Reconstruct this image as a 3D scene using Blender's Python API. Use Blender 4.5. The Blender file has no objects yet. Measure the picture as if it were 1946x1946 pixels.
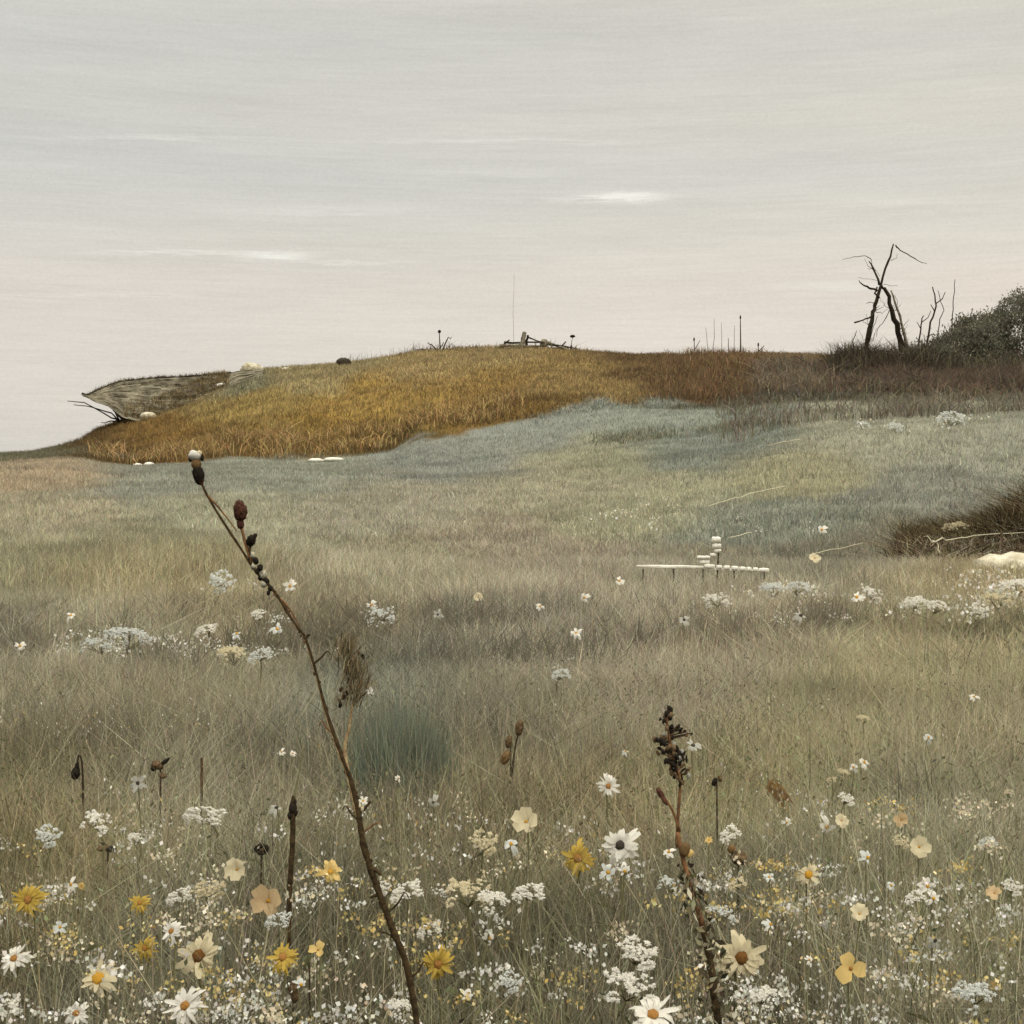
import bpy, math, random
import numpy as np
from mathutils import Vector, Matrix

# ------------------------------------------------------------------ frame
F, H0, CZ = 2673.0, 900.0, 1.1        # focal length in photo pixels, row of the eye level, eye height in metres
rnd = random.Random(7)
rng = np.random.default_rng(7)
R = math.radians
sc = bpy.context.scene
COL = sc.collection

# ------------------------------------------------------------------ camera
cam = bpy.data.cameras.new("camera")
co = bpy.data.objects.new("camera", cam); COL.objects.link(co)
cam.sensor_width = 36.0
cam.lens = 36.0 * F / 1946.0
cam.shift_y = (H0 - 973.0) / 1946.0
cam.clip_start, cam.clip_end = 0.05, 9000
co.location = (0, 0, CZ)
co.rotation_euler = (R(90), 0, 0)
sc.camera = co

# ------------------------------------------------------------------ colour management, world, sun
sc.view_settings.view_transform = 'Standard'
sc.view_settings.look = 'None'
sc.view_settings.gamma = 1.0
sc.view_settings.use_curve_mapping = False
sc.view_settings.exposure = 0.0

def s2l(c):
    c = np.asarray(c, float) / 255.0
    return np.where(c <= .04045, c / 12.92, ((c + .055) / 1.055) ** 2.4)

def nodes_of(tree):
    tree.nodes.clear()
    def N(t, **kw):
        n = tree.nodes.new(t)
        for k, v in kw.items():
            if isinstance(k, str) and hasattr(n, k): setattr(n, k, v)
        return n
    def L(a, b): tree.links.new(a, b)
    def M(op, a, b=None, c=None, clamp=False):
        n = tree.nodes.new('ShaderNodeMath'); n.operation = op; n.use_clamp = clamp
        for i, x in enumerate((a, b, c)):
            if x is None: continue
            if isinstance(x, (int, float)): n.inputs[i].default_value = x
            else: tree.links.new(x, n.inputs[i])
        return n.outputs[0]
    def MIX(f, a, b, mode='MIX'):
        n = tree.nodes.new('ShaderNodeMix'); n.data_type = 'RGBA'; n.blend_type = mode
        for i, x in ((0, f), (6, a), (7, b)):
            if isinstance(x, (int, float)): n.inputs[i].default_value = x
            elif isinstance(x, (tuple, list, np.ndarray)): n.inputs[i].default_value = (*[float(q) for q in x[:3]], 1)
            else: tree.links.new(x, n.inputs[i])
        return n.outputs[2]
    return N, L, M, MIX

w = bpy.data.worlds.new("World"); sc.world = w; w.use_nodes = True
N, L, M, MIX = nodes_of(w.node_tree)
SUN_EL, SUN_AZ = R(48), R(150)
tc = N('ShaderNodeTexCoord')
sep = N('ShaderNodeSeparateXYZ'); L(tc.outputs['Generated'], sep.inputs[0])
X, Y, Z = sep.outputs
sky = N('ShaderNodeTexSky'); sky.sky_type = 'NISHITA'; sky.sun_disc = False
sky.sun_elevation = SUN_EL; sky.sun_rotation = SUN_AZ
ramp = N('ShaderNodeValToRGB')
stops = [(0.0, (204, 200, 192)), (0.07, (211, 205, 197)), (0.13, (210, 204, 196)), (0.17, (203, 201, 194)),
         (0.205, (197, 197, 193)), (0.24, (200, 199, 193)), (0.29, (195, 195, 191)), (0.33, (201, 200, 193))]
cr = ramp.color_ramp
while len(cr.elements) < len(stops): cr.elements.new(0.5)
for e, (p, c) in zip(cr.elements, stops):
    e.position = p; e.color = (*s2l(c), 1)
# bands of cloud lying along the horizon
def band_noise(sx, sz, scale, detail, rough, off=0.0):
    mp = N('ShaderNodeMapping'); L(tc.outputs['Generated'], mp.inputs[0])
    mp.inputs['Scale'].default_value = (sx, sx, sz); mp.inputs['Location'].default_value = (off, off * .7, off * .3)
    n = N('ShaderNodeTexNoise'); L(mp.outputs[0], n.inputs['Vector'])
    n.inputs['Scale'].default_value = scale; n.inputs['Detail'].default_value = detail; n.inputs['Roughness'].default_value = rough
    return n.outputs['Fac']
wob = band_noise(1.0, 3.0, 3.0, 3, .5, 4.0)
L(M('ADD', Z, M('MULTIPLY', M('SUBTRACT', wob, .5), .05)), ramp.inputs[0])
cloud = ramp.outputs[0]
big = band_noise(1.0, 5.0, 2.4, 4, .55, 1.3)
mid = band_noise(1.0, 14.0, 5.0, 5, .6, 8.1)
fine = band_noise(1.0, 16.0, 34.0, 3, .6, 2.2)
grain = band_noise(1.0, 1.6, 420.0, 2, .7, 3.3)
amp = M('ADD', M('ADD', M('MULTIPLY', M('SUBTRACT', big, .5), .13), M('MULTIPLY', M('SUBTRACT', mid, .5), .18)),
        M('ADD', M('MULTIPLY', M('SUBTRACT', fine, .5), .10), M('MULTIPLY', M('SUBTRACT', grain, .5), .17)))
brush = band_noise(1.0, 34.0, 16.0, 4, .65, 5.7)
amp = M('ADD', amp, M('MULTIPLY', M('SUBTRACT', brush, .5), .14))
tone = M('ADD', 1.0, amp)
# creamier to the right, cooler to the left
side = M('MULTIPLY', M('ADD', X, .38), 1.3, clamp=True)
warm = MIX(side, s2l((253, 252, 250)) * 1.03, s2l((255, 251, 245)) * 1.09)
cloud = MIX(1.0, cloud, warm, 'MULTIPLY')
# white wisps of cloud
A_, B_ = M('DIVIDE', X, M('MAXIMUM', Y, .05)), M('DIVIDE', Z, M('MAXIMUM', Y, .05))
wis = None
for (px, v, sx, sv, k) in ((1190, 374, 70, 9, 1.0), (1120, 377, 90, 3, .5), (520, 487, 60, 8, 1.1), (1600, 545, 110, 9, .35),
                           (1700, 380, 160, 12, .22), (640, 400, 200, 8, .25), (870, 330, 180, 9, .25), (330, 480, 170, 3, .5), (650, 499, 160, 3, .35), (160, 560, 190, 3, .3), (980, 268, 220, 3, .35), (300, 262, 200, 4, .3)):
    da = M('MULTIPLY', M('SUBTRACT', A_, (px - 973) / F), F / sx)
    db = M('MULTIPLY', M('SUBTRACT', M('ADD', B_, M('MULTIPLY', M('SUBTRACT', fine, .5), .012)), (H0 - v) / F), F / sv)
    g = M('EXPONENT', M('MULTIPLY', M('ADD', M('MULTIPLY', da, da), M('MULTIPLY', db, db)), -1.0))
    g = M('MULTIPLY', g, k)
    wis = g if wis is None else M('ADD', wis, g)
front = M('GREATER_THAN', Y, .3)
wis = M('MULTIPLY', M('MULTIPLY', wis, front), M('MULTIPLY', M('SUBTRACT', mid, .1), 2.8, clamp=True), clamp=True)
cloud = MIX(M('MULTIPLY', wis, .95), cloud, s2l((236, 233, 224)))
vm = N('ShaderNodeVectorMath', operation='SCALE'); L(cloud, vm.inputs[0]); L(tone, vm.inputs['Scale'])
# an overcast sky is brightest overhead (above the frame)
up = N('ShaderNodeMapRange'); up.interpolation_type = 'SMOOTHSTEP'
L(Z, up.inputs[0]); up.inputs[1].default_value = .36; up.inputs[2].default_value = .8
up.inputs[3].default_value = 11.1; up.inputs[4].default_value = 34.0
vm2 = N('ShaderNodeVectorMath', operation='SCALE'); L(vm.outputs[0], vm2.inputs[0]); L(up.outputs[0], vm2.inputs['Scale'])
fin = MIX(.97, sky.outputs[0], vm2.outputs[0])
bg = N('ShaderNodeBackground'); L(fin, bg.inputs[0]); bg.inputs[1].default_value = 0.1
wo = N('ShaderNodeOutputWorld'); L(bg.outputs[0], wo.inputs[0])

sl = bpy.data.lights.new("sun", 'SUN'); sl.energy = 1.5; sl.angle = R(14); sl.color = (1, .95, .86)
so = bpy.data.objects.new("sun", sl); COL.objects.link(so)
sd = Vector((math.sin(SUN_AZ) * math.cos(SUN_EL), math.cos(SUN_AZ) * math.cos(SUN_EL), math.sin(SUN_EL)))
so.rotation_euler = sd.to_track_quat('Z', 'Y').to_euler(); so.location = (0, -5, 20)

sc.cycles.max_bounces = 5; sc.cycles.diffuse_bounces = 3; sc.cycles.transmission_bounces = 3
GAIN = 1.0      # how bright a white surface lying on the meadow renders, used to turn seen colours into surface colours

# ------------------------------------------------------------------ object helpers
def tag(o, label=None, cat=None, group=None, kind=None):
    if label: o['label'] = label
    if cat: o['category'] = cat
    if group: o['group'] = group
    if kind: o['kind'] = kind
    return o

def empty(name, loc, label, cat, group=None):
    o = bpy.data.objects.new(name, None); COL.objects.link(o); o.location = loc; o.empty_display_size = .05
    return tag(o, label, cat, group)

def link(name, me, mat=None, parent=None, loc=(0, 0, 0)):
    if mat is not None and not me.materials: me.materials.append(mat)
    o = bpy.data.objects.new(name, me); COL.objects.link(o)
    if parent: o.parent = parent
    o.location = loc
    return o

class MB:
    def __init__(s): s.v = []; s.f = []
    def add(s, vs, fs):
        b = len(s.v); s.v += [tuple(q) for q in vs]; s.f += [tuple(i + b for i in f) for f in fs]
    def tube(s, pts, rad, seg=7, cap=True):
        pts = [Vector(p) for p in pts]; n = len(pts)
        if not hasattr(rad, '__len__'): rad = [rad] * n
        vs, fs = [], []
        up = Vector((0.13, .97, .2)).normalized()
        for i, p in enumerate(pts):
            t = (pts[min(i + 1, n - 1)] - pts[max(i - 1, 0)]).normalized()
            a = t.cross(up)
            if a.length < .05: a = t.cross(Vector((1, 0, 0)))
            a.normalize(); b = t.cross(a)
            for k in range(seg):
                an = 2 * math.pi * k / seg
                vs.append(p + (a * math.cos(an) + b * math.sin(an)) * rad[i])
        for i in range(n - 1):
            for k in range(seg):
                k2 = (k + 1) % seg
                fs.append((i * seg + k, i * seg + k2, (i + 1) * seg + k2, (i + 1) * seg + k))
        if cap:
            fs.append(tuple(range(seg))[::-1]); fs.append(tuple((n - 1) * seg + k for k in range(seg)))
        s.add(vs, fs)
    def blob(s, c, r, seg=10, rings=7, jit=0.0, rot=None, seed=0):
        rr = random.Random(seed)
        c = Vector(c); r = r if hasattr(r, '__len__') else (r, r, r)
        vs = [Vector((0, 0, r[2]))]
        for i in range(1, rings):
            th = math.pi * i / rings
            for k in range(seg):
                ph = 2 * math.pi * k / seg
                q = 1 + rr.uniform(-jit, jit)
                vs.append(Vector((r[0] * math.sin(th) * math.cos(ph) * q, r[1] * math.sin(th) * math.sin(ph) * q, r[2] * math.cos(th) * q)))
        vs.append(Vector((0, 0, -r[2])))
        if rot is not None: vs = [rot @ q for q in vs]
        vs = [q + c for q in vs]
        fs = [(0, 1 + k, 1 + (k + 1) % seg) for k in range(seg)]
        for i in range(rings - 2):
            for k in range(seg):
                k2 = (k + 1) % seg
                fs.append((1 + i * seg + k, 1 + (i + 1) * seg + k, 1 + (i + 1) * seg + k2, 1 + i * seg + k2))
        e = len(vs) - 1
        fs += [(e, 1 + (rings - 2) * seg + (k + 1) % seg, 1 + (rings - 2) * seg + k) for k in range(seg)]
        s.add(vs, fs)
    def mesh(s, name, smooth=True):
        me = bpy.data.meshes.new(name); me.from_pydata(s.v, [], s.f); me.validate()
        if smooth: me.polygons.foreach_set('use_smooth', [True] * len(me.polygons))
        me.update(); return me
    def build(s, name, mat, parent=None, smooth=True, loc=(0, 0, 0)):
        return link(name, s.mesh(name, smooth), mat, parent, loc)

def strip_mesh(name, V, faces_idx, loop_tot, color=None, mat=None, smooth=False):
    """V (n,3), flat loop index array, per-face loop totals"""
    me = bpy.data.meshes.new(name)
    me.vertices.add(len(V)); me.vertices.foreach_set('co', V.astype(np.float32).ravel())
    me.loops.add(len(faces_idx)); me.loops.foreach_set('vertex_index', faces_idx.astype(np.int32))
    me.polygons.add(len(loop_tot))
    st = np.concatenate([[0], np.cumsum(loop_tot)[:-1]]).astype(np.int32)
    me.polygons.foreach_set('loop_start', st)
    try: me.polygons.foreach_set('loop_total', loop_tot.astype(np.int32))
    except Exception: pass
    if smooth: me.polygons.foreach_set('use_smooth', np.ones(len(loop_tot), bool))
    me.update(calc_edges=True)
    if color is not None:
        a = me.color_attributes.new('tint', 'FLOAT_COLOR', 'POINT')
        a.data.foreach_set('color', np.concatenate([color, np.ones((len(color), 1))], 1).astype(np.float32).ravel())
    if mat: me.materials.append(mat)
    return me

# ------------------------------------------------------------------ materials
def base_mat(name):
    m = bpy.data.materials.new(name); m.use_nodes = True
    return (m,) + nodes_of(m.node_tree)

def simple(name, rgb, rough=.85, var=.25, scale=60.0, bump=.3, rgb2=None, trans=0.0, spec=.15, lin=False, bscale=None):
    """rgb is the colour seen in the picture; it is brought down to a surface colour"""
    m, N, L, M, MIX = base_mat(name)
    c = s2l(rgb) / GAIN if not lin else np.array(rgb)
    c2 = (s2l(rgb2) / GAIN if not lin else np.array(rgb2)) if rgb2 is not None else c * (1 - var)
    tcn = N('ShaderNodeTexCoord'); n = N('ShaderNodeTexNoise'); L(tcn.outputs['Object'], n.inputs['Vector'])
    n.inputs['Scale'].default_value = scale; n.inputs['Detail'].default_value = 6; n.inputs['Roughness'].default_value = .65
    f = M('MULTIPLY', M('SUBTRACT', n.outputs['Fac'], .35), 3.2, clamp=True)
    col = MIX(f, np.clip(c * (1 + var * .4), 0, .9), np.clip(c2, 0, .9))
    p = N('ShaderNodeBsdfPrincipled'); L(col, p.inputs['Base Color']); p.inputs['Roughness'].default_value = rough
    p.inputs['Specular IOR Level'].default_value = spec
    if bump:
        b = N('ShaderNodeBump'); n2 = N('ShaderNodeTexNoise'); L(tcn.outputs['Object'], n2.inputs['Vector'])
        n2.inputs['Scale'].default_value = bscale or scale * 2; n2.inputs['Detail'].default_value = 5
        L(n2.outputs['Fac'], b.inputs['Height']); b.inputs['Strength'].default_value = bump; b.inputs['Distance'].default_value = .5 / scale
        L(b.outputs[0], p.inputs['Normal'])
    out = N('ShaderNodeOutputMaterial')
    if trans:
        t = N('ShaderNodeBsdfTranslucent'); L(col, t.inputs[0])
        mx = N('ShaderNodeMixShader'); mx.inputs[0].default_value = trans; L(p.outputs[0], mx.inputs[1]); L(t.outputs[0], mx.inputs[2])
        L(mx.outputs[0], out.inputs[0])
    else: L(p.outputs[0], out.inputs[0])
    return m

def tint_mat(name, gain=1.0, trans=.35, rough=.9):
    m, N, L, M, MIX = base_mat(name)
    a = N('ShaderNodeAttribute'); a.attribute_name = 'tint'
    p = N('ShaderNodeBsdfPrincipled'); L(a.outputs['Color'], p.inputs['Base Color'])
    p.inputs['Roughness'].default_value = rough; p.inputs['Specular IOR Level'].default_value = .08
    t = N('ShaderNodeBsdfTranslucent'); L(a.outputs['Color'], t.inputs[0])
    mx = N('ShaderNodeMixShader'); mx.inputs[0].default_value = trans; L(p.outputs[0], mx.inputs[1]); L(t.outputs[0], mx.inputs[2])
    out = N('ShaderNodeOutputMaterial'); L(mx.outputs[0], out.inputs[0])
    return m

def ground_mat():
    m, N, L, M, MIX = base_mat('ground_soil_and_turf')
    a = N('ShaderNodeAttribute'); a.attribute_name = 'tint'
    g = N('ShaderNodeNewGeometry')
    def noise(scale, det, rough, vs=None):
        n = N('ShaderNodeTexNoise'); n.inputs['Scale'].default_value = scale; n.inputs['Detail'].default_value = det; n.inputs['Roughness'].default_value = rough
        if vs:
            mp = N('ShaderNodeMapping'); L(g.outputs['Position'], mp.inputs[0]); mp.inputs['Scale'].default_value = vs
            L(mp.outputs[0], n.inputs['Vector'])
        else: L(g.outputs['Position'], n.inputs['Vector'])
        return n.outputs['Fac']
    n1 = noise(.35, 6, .6); n2 = noise(3.0, 8, .75); n3 = noise(14, 6, .8)
    k = M('ADD', M('ADD', M('MULTIPLY', n1, .5), M('MULTIPLY', n2, 1.0)), M('MULTIPLY', n3, .7))
    k = M('ADD', M('MULTIPLY', M('SUBTRACT', k, 1.1), .9), 1.0)
    vm = N('ShaderNodeVectorMath', operation='SCALE'); L(a.outputs['Color'], vm.inputs[0]); L(k, vm.inputs['Scale'])
    hs = N('ShaderNodeHueSaturation'); L(vm.outputs[0], hs.inputs['Color'])
    L(M('ADD', .485, M('MULTIPLY', n2, .03)), hs.inputs['Hue'])
    p = N('ShaderNodeBsdfPrincipled'); L(hs.outputs[0], p.inputs['Base Color']); p.inputs['Roughness'].default_value = .95
    p.inputs['Specular IOR Level'].default_value = .05
    b = N('ShaderNodeBump'); L(n3, b.inputs['Height']); b.inputs['Strength'].default_value = .5; b.inputs['Distance'].default_value = .05
    L(b.outputs[0], p.inputs['Normal'])
    out = N('ShaderNodeOutputMaterial'); L(p.outputs[0], out.inputs[0])
    return m

# ------------------------------------------------------------------ terrain
PXK = np.linspace(-400, 2400, 281)
def K(*pairs):
    xs, ys = zip(*pairs); return np.interp(PXK, xs, ys)
crestA = K((0, 1046), (250, 1040), (450, 1048), (650, 1075), (900, 1092), (1300, 1092), (1700, 1090), (1946, 1090))
crestB = K((0, 889), (100, 884), (200, 893), (400, 897), (700, 893), (950, 906), (1100, 885), (1300, 860), (1400, 848), (1500, 822), (1700, 802), (1946, 792))
baseC = K((0, 878), (160, 868), (250, 884), (400, 872), (600, 868), (740, 856), (800, 815), (900, 806), (1000, 786), (1100, 773), (1300, 770), (1400, 765), (1500, 760), (1946, 762))
topD = K((0, 868), (60, 866), (100, 856), (150, 843), (180, 820), (225, 803), (260, 797), (300, 784), (340, 768), (420, 730), (480, 705),
         (560, 698), (650, 690), (740, 680), (800, 670), (900, 665), (1000, 662), (1100, 669), (1200, 677), (1300, 677), (1400, 674),
         (1500, 674), (1600, 678), (1700, 690), (1946, 690))
YG = np.arange(0, 130.01, .25)
def zof(v, y): return CZ + y * (H0 - v) / F
rows = []
rows += [(0, 0 * PXK), (8, 0 * PXK), (12, 0 * PXK)]
rows += [(15, zof(crestA, 15)), (17, zof(crestA + 6, 17)), (22, zof(crestA * .70 + crestB * .30 + 14, 22)), (31, zof(crestA * .33 + crestB * .67, 31)),
         (40, zof(crestB, 40)), (44, zof(crestB + 5, 44)), (52, zof(np.maximum(baseC, 0) * .5 + crestB * .5 + 4, 52)), (58, zof(baseC, 58)), (66, zof(baseC * .55 + topD * .45, 66)), (75, zof(baseC * .14 + topD * .86, 75)),
         (84, zof(topD, 84)), (90, zof(topD + 12, 90)), (104, zof(topD, 84) - 4), (130, -3 + 0 * PXK)]
ky = [r[0] for r in rows]; kz = np.stack([r[1] for r in rows], 1)
ZT = np.stack([np.interp(YG, ky, kz[i]) for i in range(len(PXK))])
def smooth(A, ax, w_):
    k = np.hanning(w_ + 2)[1:-1]; k /= k.sum(); h = w_ // 2
    Ap = np.pad(A, [(h, h) if a == ax else (0, 0) for a in (0, 1)], mode='edge')
    return np.apply_along_axis(lambda r: np.convolve(r, k, 'valid'), ax, Ap)
ZS = smooth(ZT, 1, 13)
ZS[:, :60] = ZT[:, :60] * .2 + ZS[:, :60] * .8
ZS = smooth(ZS, 0, 3)

# value noise for relief and colour
_perm = rng.random((64, 64))
def vnoise(x, y, s):
    x = np.asarray(x) * s; y = np.asarray(y) * s
    xi = np.floor(x).astype(int); yi = np.floor(y).astype(int)
    fx = x - xi; fy = y - yi; fx = fx * fx * (3 - 2 * fx); fy = fy * fy * (3 - 2 * fy)
    g = lambda a, b: _perm[a % 64, b % 64]
    return (g(xi, yi) * (1 - fx) + g(xi + 1, yi) * fx) * (1 - fy) + (g(xi, yi + 1) * (1 - fx) + g(xi + 1, yi + 1) * fx) * fy - .5
def fbm(x, y, s, o=4):
    t = 0; a = 1
    for i in range(o):
        t = t + a * vnoise(np.asarray(x) + 13.7 * i, np.asarray(y) - 7.1 * i, s * 2 ** i); a *= .5
    return t

def height(x, y):
    x = np.asarray(x, float); y = np.asarray(y, float)
    px = 973 + F * x / np.maximum(y, 9.0)
    i = np.clip((px - PXK[0]) / (PXK[1] - PXK[0]), 0, len(PXK) - 1.001); j = np.clip(y / .25, 0, len(YG) - 1.001)
    i0 = i.astype(int); j0 = j.astype(int); fi = i - i0; fj = j - j0
    z = (ZS[i0, j0] * (1 - fi) + ZS[i0 + 1, j0] * fi) * (1 - fj) + (ZS[i0, j0 + 1] * (1 - fi) + ZS[i0 + 1, j0 + 1] * fi) * fj
    far = np.clip((y - 12) / 30, 0, 1)
    z = z + fbm(x, y, .45, 4) * (.06 + .16 * far) * np.clip(1 - np.maximum(y - 110, 0) / 30, 0, 1)
    # the eroded bank at the right
    m = np.exp(-(np.minimum(x - 8.6, 0) / 1.7) ** 2 - (np.maximum(x - 8.6, 0) / 3) ** 4 - ((y - 19.2) / 1.3) ** 4) * (1.0 + .9 * fbm(x, y, 1.3, 4))
    z = z + m * np.clip((y - 15) / 2, 0, 1)
    return z
def h1(x, y): return float(height(np.array([x]), np.array([y]))[0])
def xz(px, v, y): return Vector(((px - 973) * y / F, y, CZ + y * (H0 - v) / F))
def on_ground(px, y, dz=0.0):
    x = (px - 973) * y / F; return Vector((x, y, h1(x, y) + dz))
def find(px, v, hh, y0=1.3, y1=100):
    """point where the sight line through (px, v) comes down to hh above the ground"""
    ys = np.arange(y0, y1, .04); xs = (px - 973) * ys / F
    d = (CZ + ys * (H0 - v) / F) - (height(xs, ys) + hh)
    k = np.argmax(d < 0) if (d < 0).any() else len(ys) - 1
    return Vector((xs[k], ys[k], CZ + ys[k] * (H0 - v) / F)), float(height(xs[k:k + 1], ys[k:k + 1])[0])

MEADOW = [(0, 905, 146, 132, 108), (100, 980, 147, 141, 117), (300, 905, 126, 128, 116), (520, 905, 128, 131, 118), (450, 985, 142, 141, 119),
 (300, 1050, 122, 119, 92), (0, 1085, 124, 121, 94), (300, 1130, 140, 129, 92), (700, 970, 141, 137, 119), (750, 1080, 140, 135, 111), (1000, 1050, 140, 132, 113),
 (1000, 820, 124, 128, 121), (880, 850, 122, 125, 118), (1250, 815, 124, 130, 120), (1150, 868, 134, 133, 108), (1350, 848, 112, 118, 110),
 (1100, 930, 143, 139, 117), (1250, 965, 141, 140, 114), (1520, 900, 139, 136, 108), (1450, 1000, 122, 126, 113), (1700, 850, 138, 138, 121),
 (1900, 850, 136, 137, 122), (1800, 930, 123, 124, 113), (1650, 1060, 118, 115, 98), (1300, 1100, 130, 125, 106), (1880, 1110, 142, 130, 96),
 (200, 1250, 141, 136, 113), (600, 1230, 130, 122, 96), (1000, 1250, 134, 128, 109), (1400, 1250, 138, 130, 106), (1800, 1250, 140, 133, 99),
 (100, 1400, 140, 133, 109), (400, 1400, 132, 125, 99), (700, 1400, 113, 117, 103), (1000, 1400, 127, 121, 98), (1300, 1350, 139, 131, 110), (1700, 1450, 144, 138, 101),
 (1900, 1500, 140, 133, 101), (100, 1550, 116, 109, 78), (400, 1600, 130, 125, 101), (800, 1600, 130, 122, 93), (1100, 1700, 130, 121, 87), (1500, 1650, 138, 131, 92),
 (1800, 1650, 135, 131, 106), (100, 1800, 125, 116, 77), (400, 1900, 125, 122, 96), (700, 1850, 114, 110, 82), (1000, 1900, 114, 110, 80), (1400, 1900, 114, 110, 86),
 (1700, 1800, 120, 118, 92), (1900, 1900, 128, 125, 96)]
OCHRE = [(60, 870, 120, 112, 92), (190, 850, 112, 82, 38), (300, 830, 148, 110, 42), (380, 730, 134, 126, 105), (450, 775, 160, 130, 68), (450, 840, 132, 100, 42), (600, 705, 164, 142, 102), (700, 765, 164, 128, 56),
 (700, 850, 112, 88, 46), (600, 830, 150, 114, 44), (850, 690, 168, 139, 92), (900, 740, 160, 123, 58), (1000, 780, 128, 96, 44), (1100, 720, 160, 128, 74), (1250, 690, 126, 96, 60),
 (1350, 745, 114, 84, 58), (1320, 700, 122, 92, 60), (1500, 685, 142, 110, 68), (1450, 745, 96, 86, 74), (1600, 720, 90, 85, 75), (1750, 745, 114, 94, 74), (1900, 730, 110, 90, 74), (1450, 790, 96, 89, 80),
 (1650, 780, 100, 92, 82)]
def zone(x, y, z):
    px = 973 + F * x / np.maximum(y, 1.0); v = H0 - F * (z - CZ) / np.maximum(y, 1.0)
    wx = px + 70 * fbm(x, y, .3, 3) * 1.5; wv = v + 26 * fbm(x + 31, y, .5, 3)
    def blend(tab, sx, sv):
        acc = 0; tw = 1e-9
        for (a, b, r_, g_, b_) in tab:
            wt = np.exp(-((wx - a) / sx) ** 2 - ((wv - b) / sv) ** 2) + 1e-9 / (1 + ((wx - a) / sx) ** 2 + ((wv - b) / sv) ** 2)
            acc = acc + wt[:, None] * s2l((r_, g_, b_))[None]; tw = tw + wt
        return acc / tw[:, None]
    sc_ = 1.0 + 0 * px
    m = blend([t for t in MEADOW if t[1] < 1200], 95, 30); m2 = blend([t for t in MEADOW if t[1] > 1040], 150, 85)
    near = np.clip((16 - y) / 2, 0, 1)[:, None]
    m = m * (1 - near) + m2 * near
    o = blend(OCHRE, 70, 24)
    edge = 57 + 5 * fbm(x, y, .35, 4)
    k = np.clip((y - edge) / 1.2, 0, 1)[:, None]
    c = m * (1 - k) + o * k
    # dark peat of the bank
    b = np.clip(2.2 * np.exp(-((x - 8.0) / 2.0) ** 4 - ((y - 18.0) / .7) ** 4) * (1 + fbm(x, y, 1.7, 4)), 0, 1)[:, None]
    c = c * (1 - b) + s2l((66, 52, 34))[None] * b
    c = c * np.where(k * (1 - b) > .5, np.array([.92, 1.0, .78]) * .86, np.array([1.03, 1.0, .93]))
    l_ = (c @ np.array([.3, .59, .11]))[:, None]; return l_ + (c - l_) * .86

def axis(a, b, step, out, n):
    core = np.arange(a, b + step / 2, step)
    lo = a - np.geomspace(step, out, n)[::-1] if out else []
    hi = b + np.geomspace(step, out, n)
    return np.concatenate([lo, core, hi])
ax = axis(-36, 42, .28, 2500, 26)
ay = np.concatenate([[-2500, -900, -300, -100, -40], np.arange(-16, 0, 1.0), np.arange(0, 24, .14), np.arange(24, 110, .4), 110 + np.geomspace(.5, 3500, 26)])
GX, GY = np.meshgrid(ax, ay, indexing='ij'); gz = height(GX.ravel(), np.maximum(GY.ravel(), 0))
gc = zone(GX.ravel(), np.maximum(GY.ravel(), 1.5), gz) / GAIN * 1.0
V = np.stack([GX.ravel(), GY.ravel(), gz], 1)
nx, ny = len(ax), len(ay)
I, J = np.meshgrid(np.arange(nx - 1), np.arange(ny - 1), indexing='ij'); q = (I * ny + J).ravel()
fi = np.stack([q, q + ny, q + ny + 1, q + 1], 1).ravel()
GM = ground_mat()
g_o = link('ground', strip_mesh('ground', V, fi, np.full(len(q), 4), gc, GM, smooth=True))
tag(g_o, 'rolling meadow ground rising to an ochre headland', 'ground', kind='structure')

# ------------------------------------------------------------------ grass
def blades(name, P, hgt, wid, color, mat, lean=.35, leandir=None, droop=.5, parent=None, spread=1.0):
    n = len(P)
    th = rng.uniform(0, 2 * np.pi, n)
    face = rng.normal(0, .9, n)
    side = np.stack([np.cos(face), np.sin(face), np.zeros(n)], 1)
    ld = np.stack([np.cos(th), np.sin(th)], 1) * (np.abs(rng.normal(0, lean, n)))[:, None]
    if leandir is not None: ld = ld + leandir
    up = np.stack([ld[:, 0], ld[:, 1], np.ones(n)], 1)
    mid_ = P + up * (hgt * .55)[:, None] * np.array([.55, .55, 1])
    tip = P + np.stack([ld[:, 0] * (1 + droop), ld[:, 1] * (1 + droop), np.ones(n)], 1) * hgt[:, None]
    w2 = wid[:, None] * .5
    V = np.stack([P - side * w2, P + side * w2, mid_ + side * w2 * .8, mid_ - side * w2 * .8, tip], 1).reshape(-1, 3)
    b = (np.arange(n) * 5)[:, None]
    fi = np.concatenate([b + 0, b + 1, b + 2, b + 3, b + 3, b + 2, b + 4], 1).ravel()
    lt = np.tile([4, 3], n)
    C = np.repeat(color, 5, 0)
    me = strip_mesh(name, V, fi, lt, C, mat)
    return link(name, me, None, parent)

def scatter(n, y0, y1, px0=-260, px1=2210, power=1.0):
    """even over the ground between two distances, inside a wedge a little wider than the view"""
    y = np.sqrt(rng.uniform(y0 ** 2, y1 ** 2, n)) if power == 1.0 else y0 + (y1 - y0) * rng.random(n) ** power
    px = rng.uniform(px0, px1, n); x = (px - 973) * y / F
    return x, y
GREEN = np.array([.95, 1.0, .88])
GRASS = tint_mat('grass_blades', trans=.45)
def jitter(c, s=.22, hue=.06):
    n = len(c); lum = (c @ np.array([.3, .59, .11]))[:, None]; c = lum + (c - lum) * .80; k = np.exp(rng.normal(0, s, n))[:, None]
    t = 1 + rng.normal(0, hue, (n, 3))
    return np.clip(c * k * t, .004, .85)

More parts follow.
